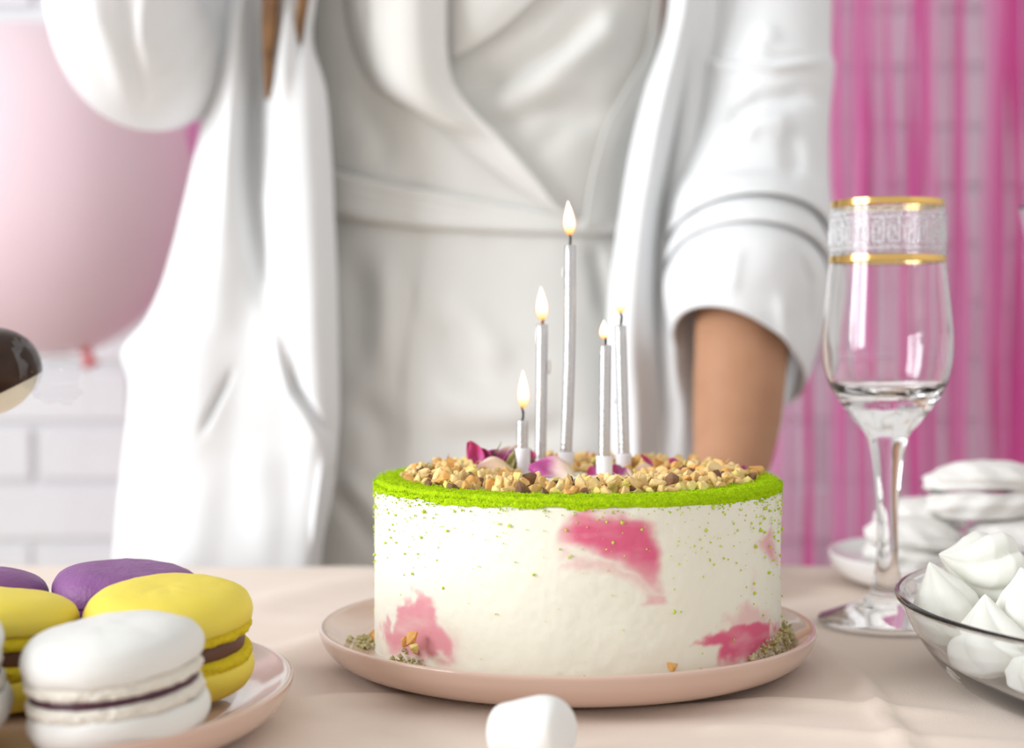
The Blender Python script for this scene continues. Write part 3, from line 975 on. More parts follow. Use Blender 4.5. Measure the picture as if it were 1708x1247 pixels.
# ------------------------------------------------------------------ bowl of meringues
bo = [(.05, 0), (.106, 0), (.113, .0004), (.119, .0026), (.126, .0084), (.133, .0172), (.1385, .0262), (.1418, .0325), (.1432, .0350), (.1438, .0362), (.1436, .0374), (.1424, .0380), (.1410, .0374), (.1398, .0355),
      (.1375, .0300), (.1335, .0225), (.1275, .0142), (.121, .0085), (.112, .0058), (.10, .0052), (.05, .0050)]
pr = spline(np.array(bo), 110)
pr = np.concatenate([[(1e-5, 0)], pr, [(1e-5, .0052)]])
V, Fc = lathe(pr, 160)
tag(mk('glass_bowl', V + BOWL, Fc, M['bowl_glass'], origin=BOWL), 'shallow clear glass bowl with white meringues at lower right', 'bowl')


def meringue(label, pos, R, H, rot, lobes=7, twist=1.2, seed=0, tip=.18):
    nv, nu = 46, 84
    t = np.linspace(0, 1, nv); a = np.linspace(0, 2 * PI, nu, endpoint=False)
    prof = np.interp(t, [0, .04, .12, .28, .48, .66, .80, .90, .97, 1], [0, .62, .90, 1.0, .90, .66, .38, .20, .08, 0.0])
    V = np.zeros((nv, nu, 3))
    for i in range(nv):
        lob = np.abs(np.cos((a + twist * t[i]) * lobes / 2)) ** .8
        k = prof[i] * R * (1 - .24 * (1 - lob) * min(1, t[i] * 6) * (1 - t[i] * .2))
        V[i, :, 0] = k * np.cos(a) + tip * R * t[i] ** 3
        V[i, :, 1] = k * np.sin(a)
        V[i, :, 2] = H * (t[i] ** .92)
    V = V.reshape(-1, 3)
    V += (.0016 * vnoise(V, 55, seed))[:, None] * np.array([1, 1, .5])
    V = V @ rotm(*[D(q_) for q_ in rot]).T + np.array(pos)
    o = mk('meringue', V, grid_faces(nv, nu, True), M['meringue'], origin=pos)
    return tag(o, label, 'meringue', 'meringues in the glass bowl')


BZ = TZ + .0058
mpos = lambda px_, Y, dz: ((px_ - 854) / F * Y, Y, BZ + dz)
meringue('meringue kiss with upright pointed tip, leftmost in the glass bowl', mpos(1590, .640, .010), .0150, .036, (2, -14, 20), 5, .9, 1, -.3)
meringue('large meringue lying on its side at the top of the bowl', mpos(1692, .655, .036), .0185, .036, (0, -82, 12), 6, 1.2, 2)
meringue('meringue with curved tip at the front of the glass bowl', mpos(1655, .607, .000), .0172, .0345, (-8, 4, 60), 5, 1.0, 3, .35)
meringue('ridged meringue at the right picture edge, above the front one', mpos(1730, .622, .008), .0178, .038, (6, -6, 10), 6, 1.1, 4, -.3)
meringue('lowest meringue at the right picture edge, seen through the bowl wall', mpos(1752, .578, .000), .0170, .028, (0, 5, 0), 6, 1.0, 5)
meringue('meringue half hidden behind the leftmost pointed one', mpos(1632, .668, .004), .0165, .030, (4, 5, 0), 6, 1.0, 6)
meringue('meringue hidden under the large one lying on its side', (.222, .655, BZ), .0175, .034, (0, 0, 30), 6, 1.2, 7)
meringue('meringue at the right picture edge beside the large one on top', (.2470, .668, BZ + .014), .0175, .036, (0, -8, 0), 6, 1.2, 8)
meringue('meringue in the bowl just outside the right picture edge', (.258, .640, BZ), .0180, .034, (0, 8, 40), 6, 1.2, 9)

# ------------------------------------------------------------------ zefir on the white plate


def zefir(label, pos, R, H, rotz, tilt=(0, 0), seed=0):
    e_ = empty('zefir', pos, label, 'zefir', 'zefir on the white plate')
    nv, nu = 34, 96
    t = np.linspace(0, 1, nv); a = np.linspace(0, 2 * PI, nu, endpoint=False)
    T, A = np.meshgrid(t, a, indexing='ij')
    base = np.interp(T, [0, .08, .25, .5, .75, .9, 1], [.86, .97, 1.0, .95, .80, .55, 0])
    rid = .055 * np.sin(A * 9 + T * 5.5) * np.sin(PI * np.clip(T * 1.05, 0, 1)) + .05 * np.sin(T * 15 + A * 1.0) * (1 - T)
    rr = base * R * (1 + rid)
    rr[-1] = 1e-5
    up = np.stack([rr * np.cos(A), rr * np.sin(A), T * H * .5], -1).reshape(-1, 3)
    Rm = rotm(D(tilt[0]), D(tilt[1]), D(rotz))
    for nm, sg in (('upper_half', 1), ('lower_half', -1)):
        V = up.copy()
        V += (.0012 * fbm(V, 45, seed + (sg > 0)))[:, None]
        V[:, 2] = V[:, 2] * sg + sg * .0002
        if sg < 0:
            V[:, 2] = np.maximum(V[:, 2], -H * .42)
        V = V @ Rm.T + np.array(pos) + np.array([0, 0, H * .42])
        mk(nm, V, grid_faces(nv, nu, True), M['zefir'], e_)


ZF = TZ + .0092
zefir('white zefir piece on the left of the plate, behind the flute stem', (.2325, .872, ZF), .0272, .0345, 30, (2, 2), 1)
zefir('white zefir piece on the right of the plate, above the meringues', (.2925, .865, ZF), .0280, .0345, 80, (0, 0), 2)
zefir('white zefir piece at the back of the plate, mostly hidden', (.2525, .928, ZF), .0265, .040, 10, (0, 0), 3)
zefir('white zefir piece lying on top of the others', (.2755, .878, ZF + .0290), .0320, .038, 140, (4, 5), 4)

# ------------------------------------------------------------------ wrapped chocolate pop at the left edge
PY = .70
pc = np.array(W(-22, 622, PY))
pb = np.array([pc[0] - .004, PY, TZ])
e = empty('chocolate_pop', pb, 'dark and white chocolate cake pop in cellophane at the left picture edge', 'cake pop')
q = np.linspace(0, PI, 40)
sph, sf = lathe(np.stack([np.maximum(np.sin(q), 1e-4), -np.cos(q)], -1), 64)
d = np.array([-.22, -.16, .96]); d /= np.linalg.norm(d)
Vw = sph * np.array([.0236, .022, .0200])
Vw = Vw @ rotm(0, D(-14), 0).T
mk('white_chocolate', Vw + pc, sf, M['wchoc'], e)
ql = np.linspace(0, PI * .66, 44)
capv, capf = lathe(np.stack([np.maximum(np.sin(ql), 1e-4), np.cos(ql)], -1), 72)
aa = np.arctan2(capv[:, 1], capv[:, 0])
Rd = np.array(Vector((0, 0, 1)).rotation_difference(Vector(d)).to_matrix())
capw = capv @ Rd.T
Vd = (capw * np.array([.0236, .022, .0200])) @ rotm(0, D(-14), 0).T * 1.035
mk('dark_chocolate', Vd + pc, capf, M['choc'], e, solid=.0007)
pts_, szs = [], []
for _ in range(170):
    i = int(rng.integers(len(Vd)))
    pts_.append(Vd[i] * 1.004 + pc + rng.normal(0, .0003, 3)); szs.append(rng.uniform(.00015, .00055))
mk('gold_flecks', *grains(pts_, szs, rng), M['gold_fleck'], e, smooth=False)['kind'] = 'stuff'
mk('stick', *tube([pc + np.array([-.001, 0, -.015]), pc + np.array([-.004, 0, -.04]), np.array([pb[0], PY, TZ + .004])], .0018, 10), M['stick'], e)
mk('stand', *lathe([(1e-5, .008), (.008, .008), (.0088, .007), (.009, .001), (.0085, 0), (1e-5, 0)], 24, pb), M['stick'], e)
# twisted cellophane: crinkled skin over the right side and a flared tail
U, T = np.meshgrid(np.linspace(0, 1, 40), np.linspace(-1, 1, 44), indexing='ij')
wd = np.interp(U, [0, .12, .3, .6, 1], [.012, .0085, .0100, .0125, .0125])
tail = np.stack([np.interp(U, [0, 1], [.0155, .0425]) + .0012 * np.sin(T * 9), .003 * np.sin(T * 11 + U * 3) * (.3 + U), T * wd - .001 - U * .001], -1).reshape(-1, 3)
tail += (.0013 * fbm(tail, 120, 6))[:, None]
mk('wrapper_tail', tail + pc, grid_faces(40, 44), M['cello'], e)
sk = sph * np.array([.0252, .0235, .0214]); sk = sk @ rotm(0, D(-14), 0).T
sk *= (1 + .035 * vnoise(sk, 130, 3) + .02 * vnoise(sk, 260, 8))[:, None]
kp = {i for i in range(len(sph)) if sph[i, 0] > .72}
mk('wrapper', sk + pc, [ff for ff in sf if all(i in kp for i in ff)], M['cello'], e, smooth=False)

# ------------------------------------------------------------------ balloon
BY = 1.63
bc = np.array(W(58, 302, BY))
kn = np.array(W(145, 588, BY - .02))
e = empty('balloon', bc, 'large pale pink balloon at the left behind the person', 'balloon')
ax = (bc - kn); Lk = np.linalg.norm(ax); ax /= Lk
q = np.linspace(0, 1, 70)
Rb = 262 / F * BY
prof = []
for t in q:
    if t < .5:
        w_ = PI / 2 * (1 - t / .5)
        prof.append((Rb * math.cos(w_) ** .96, -Lk * .985 * (.93 * math.sin(w_) + .07 * math.sin(w_) ** 8)))
    else:
        s = (t - .5) / .5
        prof.append((Rb * math.cos(PI / 2 * s), Rb * 1.0 * math.sin(PI / 2 * s)))
prof = np.array(prof); prof[:, 0] = np.maximum(prof[:, 0], .004); prof[-1, 0] = 1e-4
V, Fc = lathe(prof, 96)
Rq = np.array(Vector((0, 0, 1)).rotation_difference(Vector(ax)).to_matrix())
mk('balloon_body', V @ Rq.T + bc, Fc, M['balloon'], e)
V, Fc = lathe([(.0045, 0), (.006, -.004), (.0055, -.009), (.004, -.012), (.008, -.017), (.0105, -.021), (.009, -.0205), (.003, -.014)], 24)
mk('knot', V @ Rq.T + kn + ax * .006, Fc, M['knot'], e)
mk('ribbon', *tube(spline([kn - ax * .01, kn + np.array([-.03, .08, -.15]), kn + np.array([-.08, .12, -.4]), kn + np.array([-.10, .12, -kn[2] + .01])], 24), .0006, 5), M['frame'], e)

# ------------------------------------------------------------------ pink fringe curtain
fc = empty('fringe_curtain', (0.2, 1.83, .30), 'shiny pink fringe curtain hanging in front of the white brick wall', 'curtain')
mk('header_tape', *box(-.42, .80, 1.822, 1.830, 1.70, 1.73), M['fringe'], fc, smooth=False)


def strip(px_c, wpx, Y, m, seed, zb=.36, bow=0.0):
    n_ = 40
    z = np.linspace(1.71, zb, n_)
    x0 = (px_c - 854) / F * Y; w_ = wpx * .74 / F * Y
    ph = seed * 1.7
    sway = .0030 * np.sin(z * 7 + ph) + .0016 * np.sin(z * 17 + ph * 2) + bow * np.sin((z - .4) * 2.2)
    tw = .55 * np.sin(z * 5.5 + ph * 3) + .35 * np.sin(z * 13 + ph)
    rows = []
    for s in (-.5, 0, .5):
        rows.append(np.stack([x0 + sway + s * w_ * np.cos(tw), Y + s * w_ * np.sin(tw) * .8 + (.0025 if s == 0 else 0) + .003 * np.sin(z * 9 + ph), z], -1))
    V = np.stack(rows, 1).reshape(-1, 3)
    mk('strip', V, grid_faces(n_, 3), m, fc)


vis = [(1300, 18, 0), (1318, 14, 2), (1345, 26, 1), (1350, 18, 0), (1384, 8, 2), (1398, 24, 0), (1434, 28, 0), (1447, 20, 1), (1483, 20, 0), (1478, 14, 2), (1521, 20, 1), (1532, 28, 0), (1551, 22, 0), (1557, 14, 2),
       (1594, 24, 0), (1602, 16, 2), (1606, 14, 0), (1655, 24, 2), (1664, 24, 0), (1690, 28, 1), (1702, 24, 1), (1412, 16, 2), (1640, 12, 2), (1460, 10, 2), (1575, 8, 2), (1676, 14, 0), (1505, 10, 2)]
ms = [M['fringe'], M['fringe_deep'], M['fringe_pale']]
for i, (p, w_, k) in enumerate(vis):
    strip(p, w_, 1.815 + .02 * ((i * 37) % 10) / 10, ms[k], i, .36 + .05 * ((i * 13) % 7) / 7)
p = 322
i = 50
while p < 1285:
    i += 1
    strip(p, 18 + (i * 7) % 12, 1.815 + .02 * ((i * 37) % 10) / 10, ms[(i * 5) % 3], i)
    p += 24 + (i * 11) % 9
p = 1722
while p < 1900:
    i += 1
    strip(p, 20 + (i * 7) % 12, 1.815 + .02 * ((i * 37) % 10) / 10, ms[(i * 5) % 3], i)
    p += 24 + (i * 11) % 9

# ------------------------------------------------------------------ the person
BX, BYc = -.03, 1.205
person = empty('person', (BX, BYc, 0), 'person in an open white jacket and ivory wrap dress standing behind the table', 'person')
# body: tapered limbs and torso fused into one surface
PB = []


def capsule(pts, rads, n=16, squash=None):
    ptsn = np.asarray(pts, float)
    k = max(6, len(pts) * 5)
    path = spline(ptsn, k); rr = np.interp(np.linspace(0, 1, k), np.linspace(0, 1, len(rads)), rads)
    d0 = path[0] - path[1]; d0 /= np.linalg.norm(d0); d1 = path[-1] - path[-2]; d1 /= np.linalg.norm(d1)
    path = np.concatenate([[path[0] + d0 * rr[0] * .95], [path[0] + d0 * rr[0] * .6], path, [path[-1] + d1 * rr[-1] * .6], [path[-1] + d1 * rr[-1] * .95]])
    rr = np.concatenate([[rr[0] * .25], [rr[0] * .8], rr, [rr[-1] * .8], [rr[-1] * .25]])
    V, Fc = tube(path, rr, n)
    if squash is not None:
        c_ = ptsn.mean(0); V = c_ + (V - c_) * np.array(squash)
    PB.append((V, Fc))


def ellip(c_, r_, rot=(0, 0, 0)):
    q = np.linspace(0, PI, 20)
    V, Fc = lathe(np.stack([np.maximum(np.sin(q), 1e-3), -np.cos(q)], -1), 28)
    PB.append((V * np.array(r_) @ rotm(*rot).T + np.array(c_), Fc + [tuple(range(28))[::-1], tuple(range(19 * 28, 20 * 28))]))


for z, a_, b_ in ((1.30, .135, .075), (1.20, .125, .085), (1.10, .112, .078), (1.00, .105, .075), (.92, .13, .085), (.84, .155, .098)):
    ellip((BX, BYc, z), (a_, b_, .085))
capsule([(BX, BYc + .01, 1.34), (BX, BYc - .005, 1.45)], [.052, .048])                     # neck
ellip((BX, BYc - .025, 1.545), (.072, .092, .112))                                          # head
ellip((BX, BYc - .055, 1.475), (.050, .055, .045))                                          # jaw
capsule([(BX, BYc - .112, 1.555), (BX, BYc - .125, 1.522)], [.007, .011])                   # nose
for s in (-1, 1):
    ellip((BX + s * .073, BYc - .012, 1.535), (.008, .018, .030))                           # ears
    ellip((BX + s * .030, BYc - .104, 1.552), (.016, .010, .010))                           # eyelids
ellip((BX, BYc - .108, 1.487), (.022, .010, .008))                                          # mouth
for s in (-1, 1):
    capsule([(BX + s * .075, BYc, .86), (BX + s * .078, BYc - .01, .50), (BX + s * .075, BYc + .015, .28), (BX + s * .072, BYc + .02, .07)], [.086, .060, .052, .034])
    capsule([(BX + s * .072, BYc + .035, .035), (BX + s * .076, BYc - .06, .03), (BX + s * .08, BYc - .14, .022)], [.034, .032, .020])
# arm resting on the table, its hand hidden behind the cake
sh = (BX + .165, 1.205, 1.31)
el = W(1252, 430, 1.045); w1 = W(1236, 600, 1.0); w2 = W(1229, 700, .985); w3 = W(1217, 775, .968); wr = W(1180, 850, .955)
capsule([sh, W(1268, 120, 1.12), el], [.052, .046, .041], 20)
capsule([el, w1, w2, w3, wr], [.0375, .0312, .0292, .0250, .0215], 24)
hb = np.array(W(1126, 880, .945)); hb[2] = TZ + .020
capsule([wr, hb], [.021, .021], 16)
capsule([hb + np.array([-.016, -.005, 0]), hb + np.array([-.016, -.045, -.004])], [.015, .013]); capsule([hb + np.array([.014, -.005, 0]), hb + np.array([.014, -.042, -.004])], [.015, .013])
for k_, (dx, L) in enumerate(((-.036, .060), (-.013, .070), (.011, .066), (.034, .052))):
    capsule([hb + np.array([dx * .75, -.045, .0]), hb + np.array([dx, -.045 - L * .55, .0015]), hb + np.array([dx * 1.1, -.045 - L, -.0095])], [.0082, .0074, .0066], 10)
capsule([hb + np.array([-.020, -.010, -.004]), hb + np.array([-.042, -.030, -.007]), hb + np.array([-.050, -.052, -.0105])], [.011, .0095, .0075], 10)
# raised arm
sh2 = (BX - .165, 1.205, 1.31); el2 = (-.264, 1.082, 1.100); wr2 = np.array((-.262, .985, 1.315))
capsule([sh2, (-.232, 1.15, 1.20), el2], [.050, .045, .040], 20)
capsule([el2, (-.282, 1.03, 1.19), wr2], [.038, .032, .021], 20)
h2 = wr2 + np.array([.012, -.004, .045])
capsule([wr2, h2], [.022, .024], 14); capsule([h2 + np.array([-.014, 0, 0]), h2 + np.array([-.014, 0, .035])], [.014, .013]); capsule([h2 + np.array([.014, 0, 0]), h2 + np.array([.014, 0, .035])], [.014, .013])
for dx, L in ((-.034, .055), (-.012, .066), (.012, .070), (.034, .060)):
    capsule([h2 + np.array([dx * .75, 0, .035]), h2 + np.array([dx, -.006, .035 + L * .6]), h2 + np.array([dx, -.022, .035 + L * .95])], [.0085, .008, .0068], 10)
capsule([h2 + np.array([.018, -.004, -.01]), h2 + np.array([.040, -.012, .012]), h2 + np.array([.046, -.018, .036])], [.011, .0095, .0075], 10)
V, Fc = join(PB)
body = mk('body', V, Fc, M['skin'], person)
md = body.modifiers.new('fuse', 'REMESH'); md.mode = 'VOXEL'; md.voxel_size = .0042; md.use_smooth_shade = True
md = body.modifiers.new('smooth', 'SMOOTH'); md.iterations = 5; md.factor = .5

# dress: closed lofted shell round the torso
DR = np.array([  # z, half width, front depth, back depth
    (1.33, .150, .055, .085), (1.26, .160, .095, .095), (1.19, .160, .118, .10), (1.13, .155, .114, .098), (1.06, .150, .104, .095), (.988, .147, .098, .092),
    (.93, .156, .106, .10), (.86, .175, .120, .115), (.79, .190, .128, .125), (.72, .196, .130, .13), (.60, .20, .132, .13), (.46, .21, .138, .135)])
NE = 2.7


def dress_y(x, z):
    a = np.interp(z, DR[::-1, 0], DR[::-1, 1]); b = np.interp(z, DR[::-1, 0], DR[::-1, 2])
    u = np.clip(np.abs((x - BX) / a), 0, .995)
    return BYc - b * (1 - u ** NE) ** (1 / NE)


rows = spline(DR, 170)
a = np.linspace(0, 2 * PI, 260, endpoint=False)
ca, sa = np.cos(a), np.sin(a)
ux = np.sign(ca) * np.abs(ca) ** (2 / NE); uy = np.sign(sa) * np.abs(sa) ** (2 / NE)
V = np.stack([BX + rows[:, 1:2] * ux[None], BYc + np.where(uy < 0, rows[:, 2:3], rows[:, 3:4]) * uy[None], np.repeat(rows[:, 0:1], 260, 1)], -1).reshape(-1, 3)
fmask = (V[:, 1] < BYc).astype(float)
DST = [([(740, 165), (830, 130), (930, 75), (1010, 10)], 20, -.012), ([(840, 175), (930, 120), (1010, 60), (1030, 0)], 24, .010), ([(780, 230), (880, 190), (1000, 175)], 18, -.006),
       ([(800, 200), (900, 155), (1010, 130)], 14, .004), ([(850, 290), (940, 210), (1030, 170)], 20, -.004),
       ([(706, 385), (693, 480), (678, 560), (668, 640), (672, 760), (676, 900)], 3.0, -.0030), ([(717, 385), (704, 480), (689, 560), (680, 640), (684, 760)], 7, .0022),
       ([(720, 520), (760, 600), (800, 660)], 26, -.006), ([(740, 480), (800, 560), (850, 620)], 26, .005), ([(710, 640), (800, 690), (950, 700)], 30, .005), ([(700, 740), (850, 730), (1000, 700)], 26, -.005),
       ([(590, 650), (640, 720), (640, 800)], 24, -.006), ([(540, 800), (590, 860), (640, 930)], 14, -.006), ([(560, 780), (620, 840), (660, 900)], 14, .005), ([(590, 400), (600, 520), (600, 640)], 26, -.005), ([(640, 400), (645, 520), (640, 640)], 22, .006),
       ([(985, 400), (1000, 460), (1010, 540)], 14, -.005), ([(580, 130), (640, 230), (640, 290)], 24, -.005)]
V = sculpt(V, DST, fmask)
V[:, 1] -= fmask * .0020 * fbm(V, 14, 5)
dress = mk('dress', V, grid_faces(170, 260, True), M['dress'], person, solid=.0012)


def panel(name, rows, nu, nv, off, m, parent, strokes=(), solid=.0015, wob=.0):
    """a piece of cloth lying on the dress front; rows of (px, py, lift)"""
    R3 = []
    for r in rows:
        q_ = []
        for (x_, y_, l_) in r:
            Y = 1.10
            for _ in range(6):
                w_ = W(x_, y_, Y); Y = float(dress_y(w_[0], w_[2])) - off - l_
            q_.append(W(x_, y_, Y))
        R3.append(spline(np.array(q_), nu))
    V = spline(np.array(R3), nv).reshape(-1, 3)
    if strokes:
        V = sculpt(V, strokes)
    if wob:
        V[:, 1] -= wob * fbm(V, 20, 3)
    return mk(name, V, grid_faces(nv, nu), m, parent, solid=solid)


# wrap front with its wide rolled lapel on the left
panel('wrap_lapel', [
    [(560, -221, .004), (620, -220, .02), (690, -220, .022), (740, -220, .006)],
    [(566, -90, .003), (622, -90, .034), (690, -90, .038), (745, -90, .016)],
    [(576, 0, .001), (628, 0, .034), (690, 0, .042), (743, 0, .020)],
    [(590, 75, .000), (640, 75, .036), (695, 78, .042), (744, 85, .022)],
    [(622, 140, .000), (662, 148, .032), (708, 152, .037), (756, 140, .022)],
    [(690, 182, .001), (715, 195, .020), (748, 200, .025), (792, 188, .018)],
    [(760, 232, .003), (783, 235, .010), (805, 232, .012), (838, 235, .011)],
    [(835, 288, .003), (850, 285, .008), (866, 282, .010), (886, 290, .010)],
    [(900, 335, .003), (908, 332, .006), (916, 331, .008), (925, 338, .009)],
    [(948, 364, .003), (950, 363, .004), (952, 362, .005), (955, 362, .006)]], 50, 110, .003, M['dress'], dress,
      [([(742, 90), (770, 160), (840, 245), (930, 345)], 5, .002), ([(672, 168), (760, 236), (860, 302), (945, 360)], 5, .0015)])
panel('wrap_lapel', [
    [(1110, -120, .008), (1150, -120, .004), (1200, -120, 0)],
    [(1090, 20, .008), (1130, 20, .004), (1180, 20, 0)],
    [(1076, 90, .008), (1110, 90, .004), (1150, 90, 0)],
    [(1040, 155, .008), (1080, 155, .005), (1130, 155, 0)],
    [(1008, 215, .008), (1050, 215, .005), (1110, 215, 0)],
    [(988, 285, .007), (1030, 285, .004), (1090, 285, 0)],
    [(978, 340, .006), (1020, 340, .004), (1075, 340, 0)],
    [(972, 380, .005), (1012, 382, .003), (1065, 384, 0)]], 24, 60, .002, M['dress'], dress)
panel('inner_collar', [
    [(990, -95, .012), (900, -110, .020), (820, -110, .020), (735, -110, .008)],
    [(930, -35, .012), (860, -45, .020), (800, -45, .020), (735, -45, .008)],
    [(885, 5, .012), (840, -5, .018), (790, -8, .018), (735, -5, .008)],
    [(835, 48, .011), (805, 38, .015), (775, 32, .014), (738, 35, .008)],
    [(790, 78, .010), (775, 72, .012), (760, 68, .011), (742, 66, .008)],
    [(757, 96, .009), (753, 94, .009), (750, 92, .009), (746, 90, .008)]], 30, 50, .002, M['dress'], dress)
panel('waistband', [
    [(470, 268, .002), (545, 284, .002), (640, 306, .002), (760, 328, .002), (880, 350, .002), (960, 366, .002), (1040, 368, .002), (1120, 366, .002)],
    [(470, 274, .0065), (545, 290, .0065), (640, 312, .0065), (760, 334, .006), (880, 354, .004), (960, 368, .003), (1040, 370, .003), (1120, 368, .003)],
    [(470, 305, .0065), (545, 320, .0065), (640, 340, .0065), (760, 356, .006), (880, 368, .004), (960, 376, .003), (1040, 378, .003), (1120, 376, .003)],
    [(470, 330, .0070), (545, 348, .0070), (640, 366, .0065), (760, 376, .006), (880, 382, .004), (960, 385, .003), (1040, 386, .003), (1120, 384, .003)],
    [(470, 336, .001), (545, 355, .001), (640, 372, .001), (760, 381, .001), (880, 386, .001), (960, 388, .001), (1040, 389, .001), (1120, 388, .001)]], 120, 40, .001, M['dress'], dress,
      [([(540, 300), (640, 322), (760, 342), (860, 358)], 3, -.0015)])

# jacket: open shell from the left front edge round the back to the right front edge
JR = {  # py: [inner, ridge, mid, valley, ridge2, silhouette] (px, Y) left | right [side, by groove, groove, ridge, inner edge]
    -520: [(640, 1.19), (610, 1.185), (580, 1.185), (560, 1.19), (540, 1.195), (520, 1.21)], -330: [(590, 1.12), (560, 1.10), (520, 1.10), (480, 1.11), (450, 1.13), (430, 1.19)],
    -150: [(548, 1.075), (520, 1.06), (482, 1.06), (448, 1.075), (418, 1.08), (398, 1.15)], 0: [(528, 1.062), (505, 1.043), (468, 1.048), (430, 1.068), (400, 1.055), (374, 1.12)],
    70: [(522, 1.058), (505, 1.040), (464, 1.044), (428, 1.064), (394, 1.050), (362, 1.11)],
    150: [(544, 1.056), (512, 1.036), (466, 1.040), (424, 1.060), (386, 1.046), (350, 1.11)], 250: [(553, 1.055), (516, 1.034), (468, 1.038), (420, 1.056), (376, 1.042), (327, 1.11)],
    350: [(558, 1.053), (520, 1.032), (470, 1.036), (422, 1.050), (360, 1.040), (304, 1.11)], 450: [(562, 1.050), (524, 1.030), (474, 1.034), (428, 1.042), (345, 1.036), (277, 1.11)],
    530: [(564, 1.048), (526, 1.028), (478, 1.032), (420, 1.036), (325, 1.034), (243, 1.10)], 585: [(565, 1.046), (528, 1.027), (478, 1.031), (410, 1.033), (300, 1.032), (205, 1.09)],
    635: [(566, 1.045), (530, 1.026), (480, 1.030), (405, 1.032), (300, 1.032), (216, 1.09)], 700: [(566, 1.044), (530, 1.025), (480, 1.029), (400, 1.030), (295, 1.030), (212, 1.09)],
    800: [(557, 1.040), (524, 1.024), (474, 1.026), (390, 1.027), (285, 1.030), (200, 1.09)], 930: [(536, 1.036), (512, 1.022), (460, 1.022), (376, 1.024), (270, 1.028), (187, 1.09)],
    1100: [(530, 1.034), (505, 1.022), (450, 1.020), (366, 1.022), (258, 1.026), (176, 1.09)], 1330: [(528, 1.034), (500, 1.022), (445, 1.02), (360, 1.022), (250, 1.026), (166, 1.09)]}
JRr = {-520: [(1150, 1.22), (1110, 1.20), (1070, 1.19), (1040, 1.185), (1010, 1.19)], -330: [(1250, 1.20), (1200, 1.14), (1160, 1.12), (1125, 1.10), (1095, 1.12)],
       -150: [(1250, 1.18), (1210, 1.10), (1185, 1.085), (1155, 1.065), (1125, 1.085)], 0: [(1240, 1.17), (1200, 1.09), (1168, 1.075), (1143, 1.052), (1116, 1.072)],
       70: [(1235, 1.17), (1195, 1.085), (1158, 1.072), (1130, 1.048), (1104, 1.070)], 150: [(1225, 1.17), (1180, 1.08), (1143, 1.068), (1110, 1.043), (1076, 1.066)],
       250: [(1215, 1.17), (1165, 1.07), (1124, 1.062), (1090, 1.038), (1051, 1.062)], 350: [(1210, 1.16), (1155, 1.062), (1108, 1.058), (1072, 1.034), (1034, 1.060)],
       450: [(1210, 1.16), (1150, 1.058), (1100, 1.055), (1060, 1.032), (1020, 1.058)], 530: [(1212, 1.16), (1150, 1.055), (1098, 1.054), (1054, 1.032), (1012, 1.058)],
       585: [(1215, 1.16), (1150, 1.053), (1099, 1.053), (1054, 1.032), (1011, 1.057)], 635: [(1218, 1.16), (1152, 1.052), (1102, 1.052), (1056, 1.032), (1012, 1.056)],
       700: [(1222, 1.16), (1156, 1.05), (1104, 1.05), (1060, 1.030), (1016, 1.055)], 800: [(1228, 1.16), (1160, 1.048), (1088, 1.045), (1062, 1.028), (1020, 1.052)],
       930: [(1235, 1.16), (1165, 1.045), (1090, 1.042), (1066, 1.028), (1028, 1.05)], 1100: [(1240, 1.16), (1170, 1.04), (1095, 1.04), (1070, 1.026), (1032, 1.05)], 1330: [(1245, 1.16), (1175, 1.04), (1100, 1.04), (1075, 1.026), (1036, 1.05)]}
R3 = []
for y_ in sorted(JR):
    zc = W(0, y_, 1.07)[2]
    hw = np.interp(zc, [.45, .75, .988, 1.2, 1.34], [.275, .255, .20, .19, .15])
    hwr = np.interp(zc, [.45, .75, .988, 1.2, 1.34], [.225, .215, .18, .185, .15])
    bk = np.interp(zc, [.45, .75, .988, 1.2, 1.34], [1.40, 1.385, 1.345, 1.345, 1.30])
    q_ = [W(x_, y_, Y) for x_, Y in JR[y_]]
    q_ += [(BX - hw, 1.24, zc), (BX - hw * .72, bk - .03, zc), (BX, bk, zc), (BX + hwr * .75, bk - .03, zc), (BX + hwr, 1.25, zc)]
    q_ += [W(x_, y_, Y) for x_, Y in JRr[y_]]
    R3.append(spline(np.array(q_), 320))
V = spline(np.array(R3), 240).reshape(-1, 3)
fm = (V[:, 1] < 1.13).astype(float)
JST = [([(430, -60), (428, 60), (420, 200), (420, 330), (432, 450), (452, 550)], 15, -.016), ([(452, -60), (450, 40), (447, 170)], 9, -.012), ([(508, -60), (502, 30), (496, 110)], 6, -.008),
       ([(480, -60), (478, 60), (470, 200)], 12, .008), ([(400, -40), (392, 100), (384, 220), (372, 350)], 16, .008),
       ([(452, 540), (466, 600), (482, 655), (515, 705), (541, 745)], 6, .007), ([(541, 745), (536, 800), (528, 860), (522, 930)], 6, .007), ([(470, 585), (492, 650), (528, 700), (556, 735)], 9, -.009), ([(556, 760), (550, 820), (542, 930)], 8, -.006),
       ([(390, 612), (368, 652), (352, 685), (332, 730)], 5, -.008),
       ([(300, 420), (270, 520), (236, 580)], 22, -.005), ([(330, 740), (300, 850), (290, 960)], 30, -.003), ([(430, 720), (440, 830), (450, 960)], 30, .003),
       ([(1165, -20), (1150, 90), (1125, 240), (1108, 340), (1098, 420), (1097, 560), (1105, 690), (1085, 765)], 5, -.010),
       ([(1140, -20), (1118, 110), (1090, 220), (1068, 350), (1050, 480)], 16, .006), ([(1118, 400), (1118, 560), (1128, 690)], 10, .005)]
V = sculpt(V, JST, fm)
V[:, 1] -= fm * .0016 * fbm(V, 16, 8)
jacket = mk('jacket', V, grid_faces(240, 320), M['suit'], person, solid=.0022)
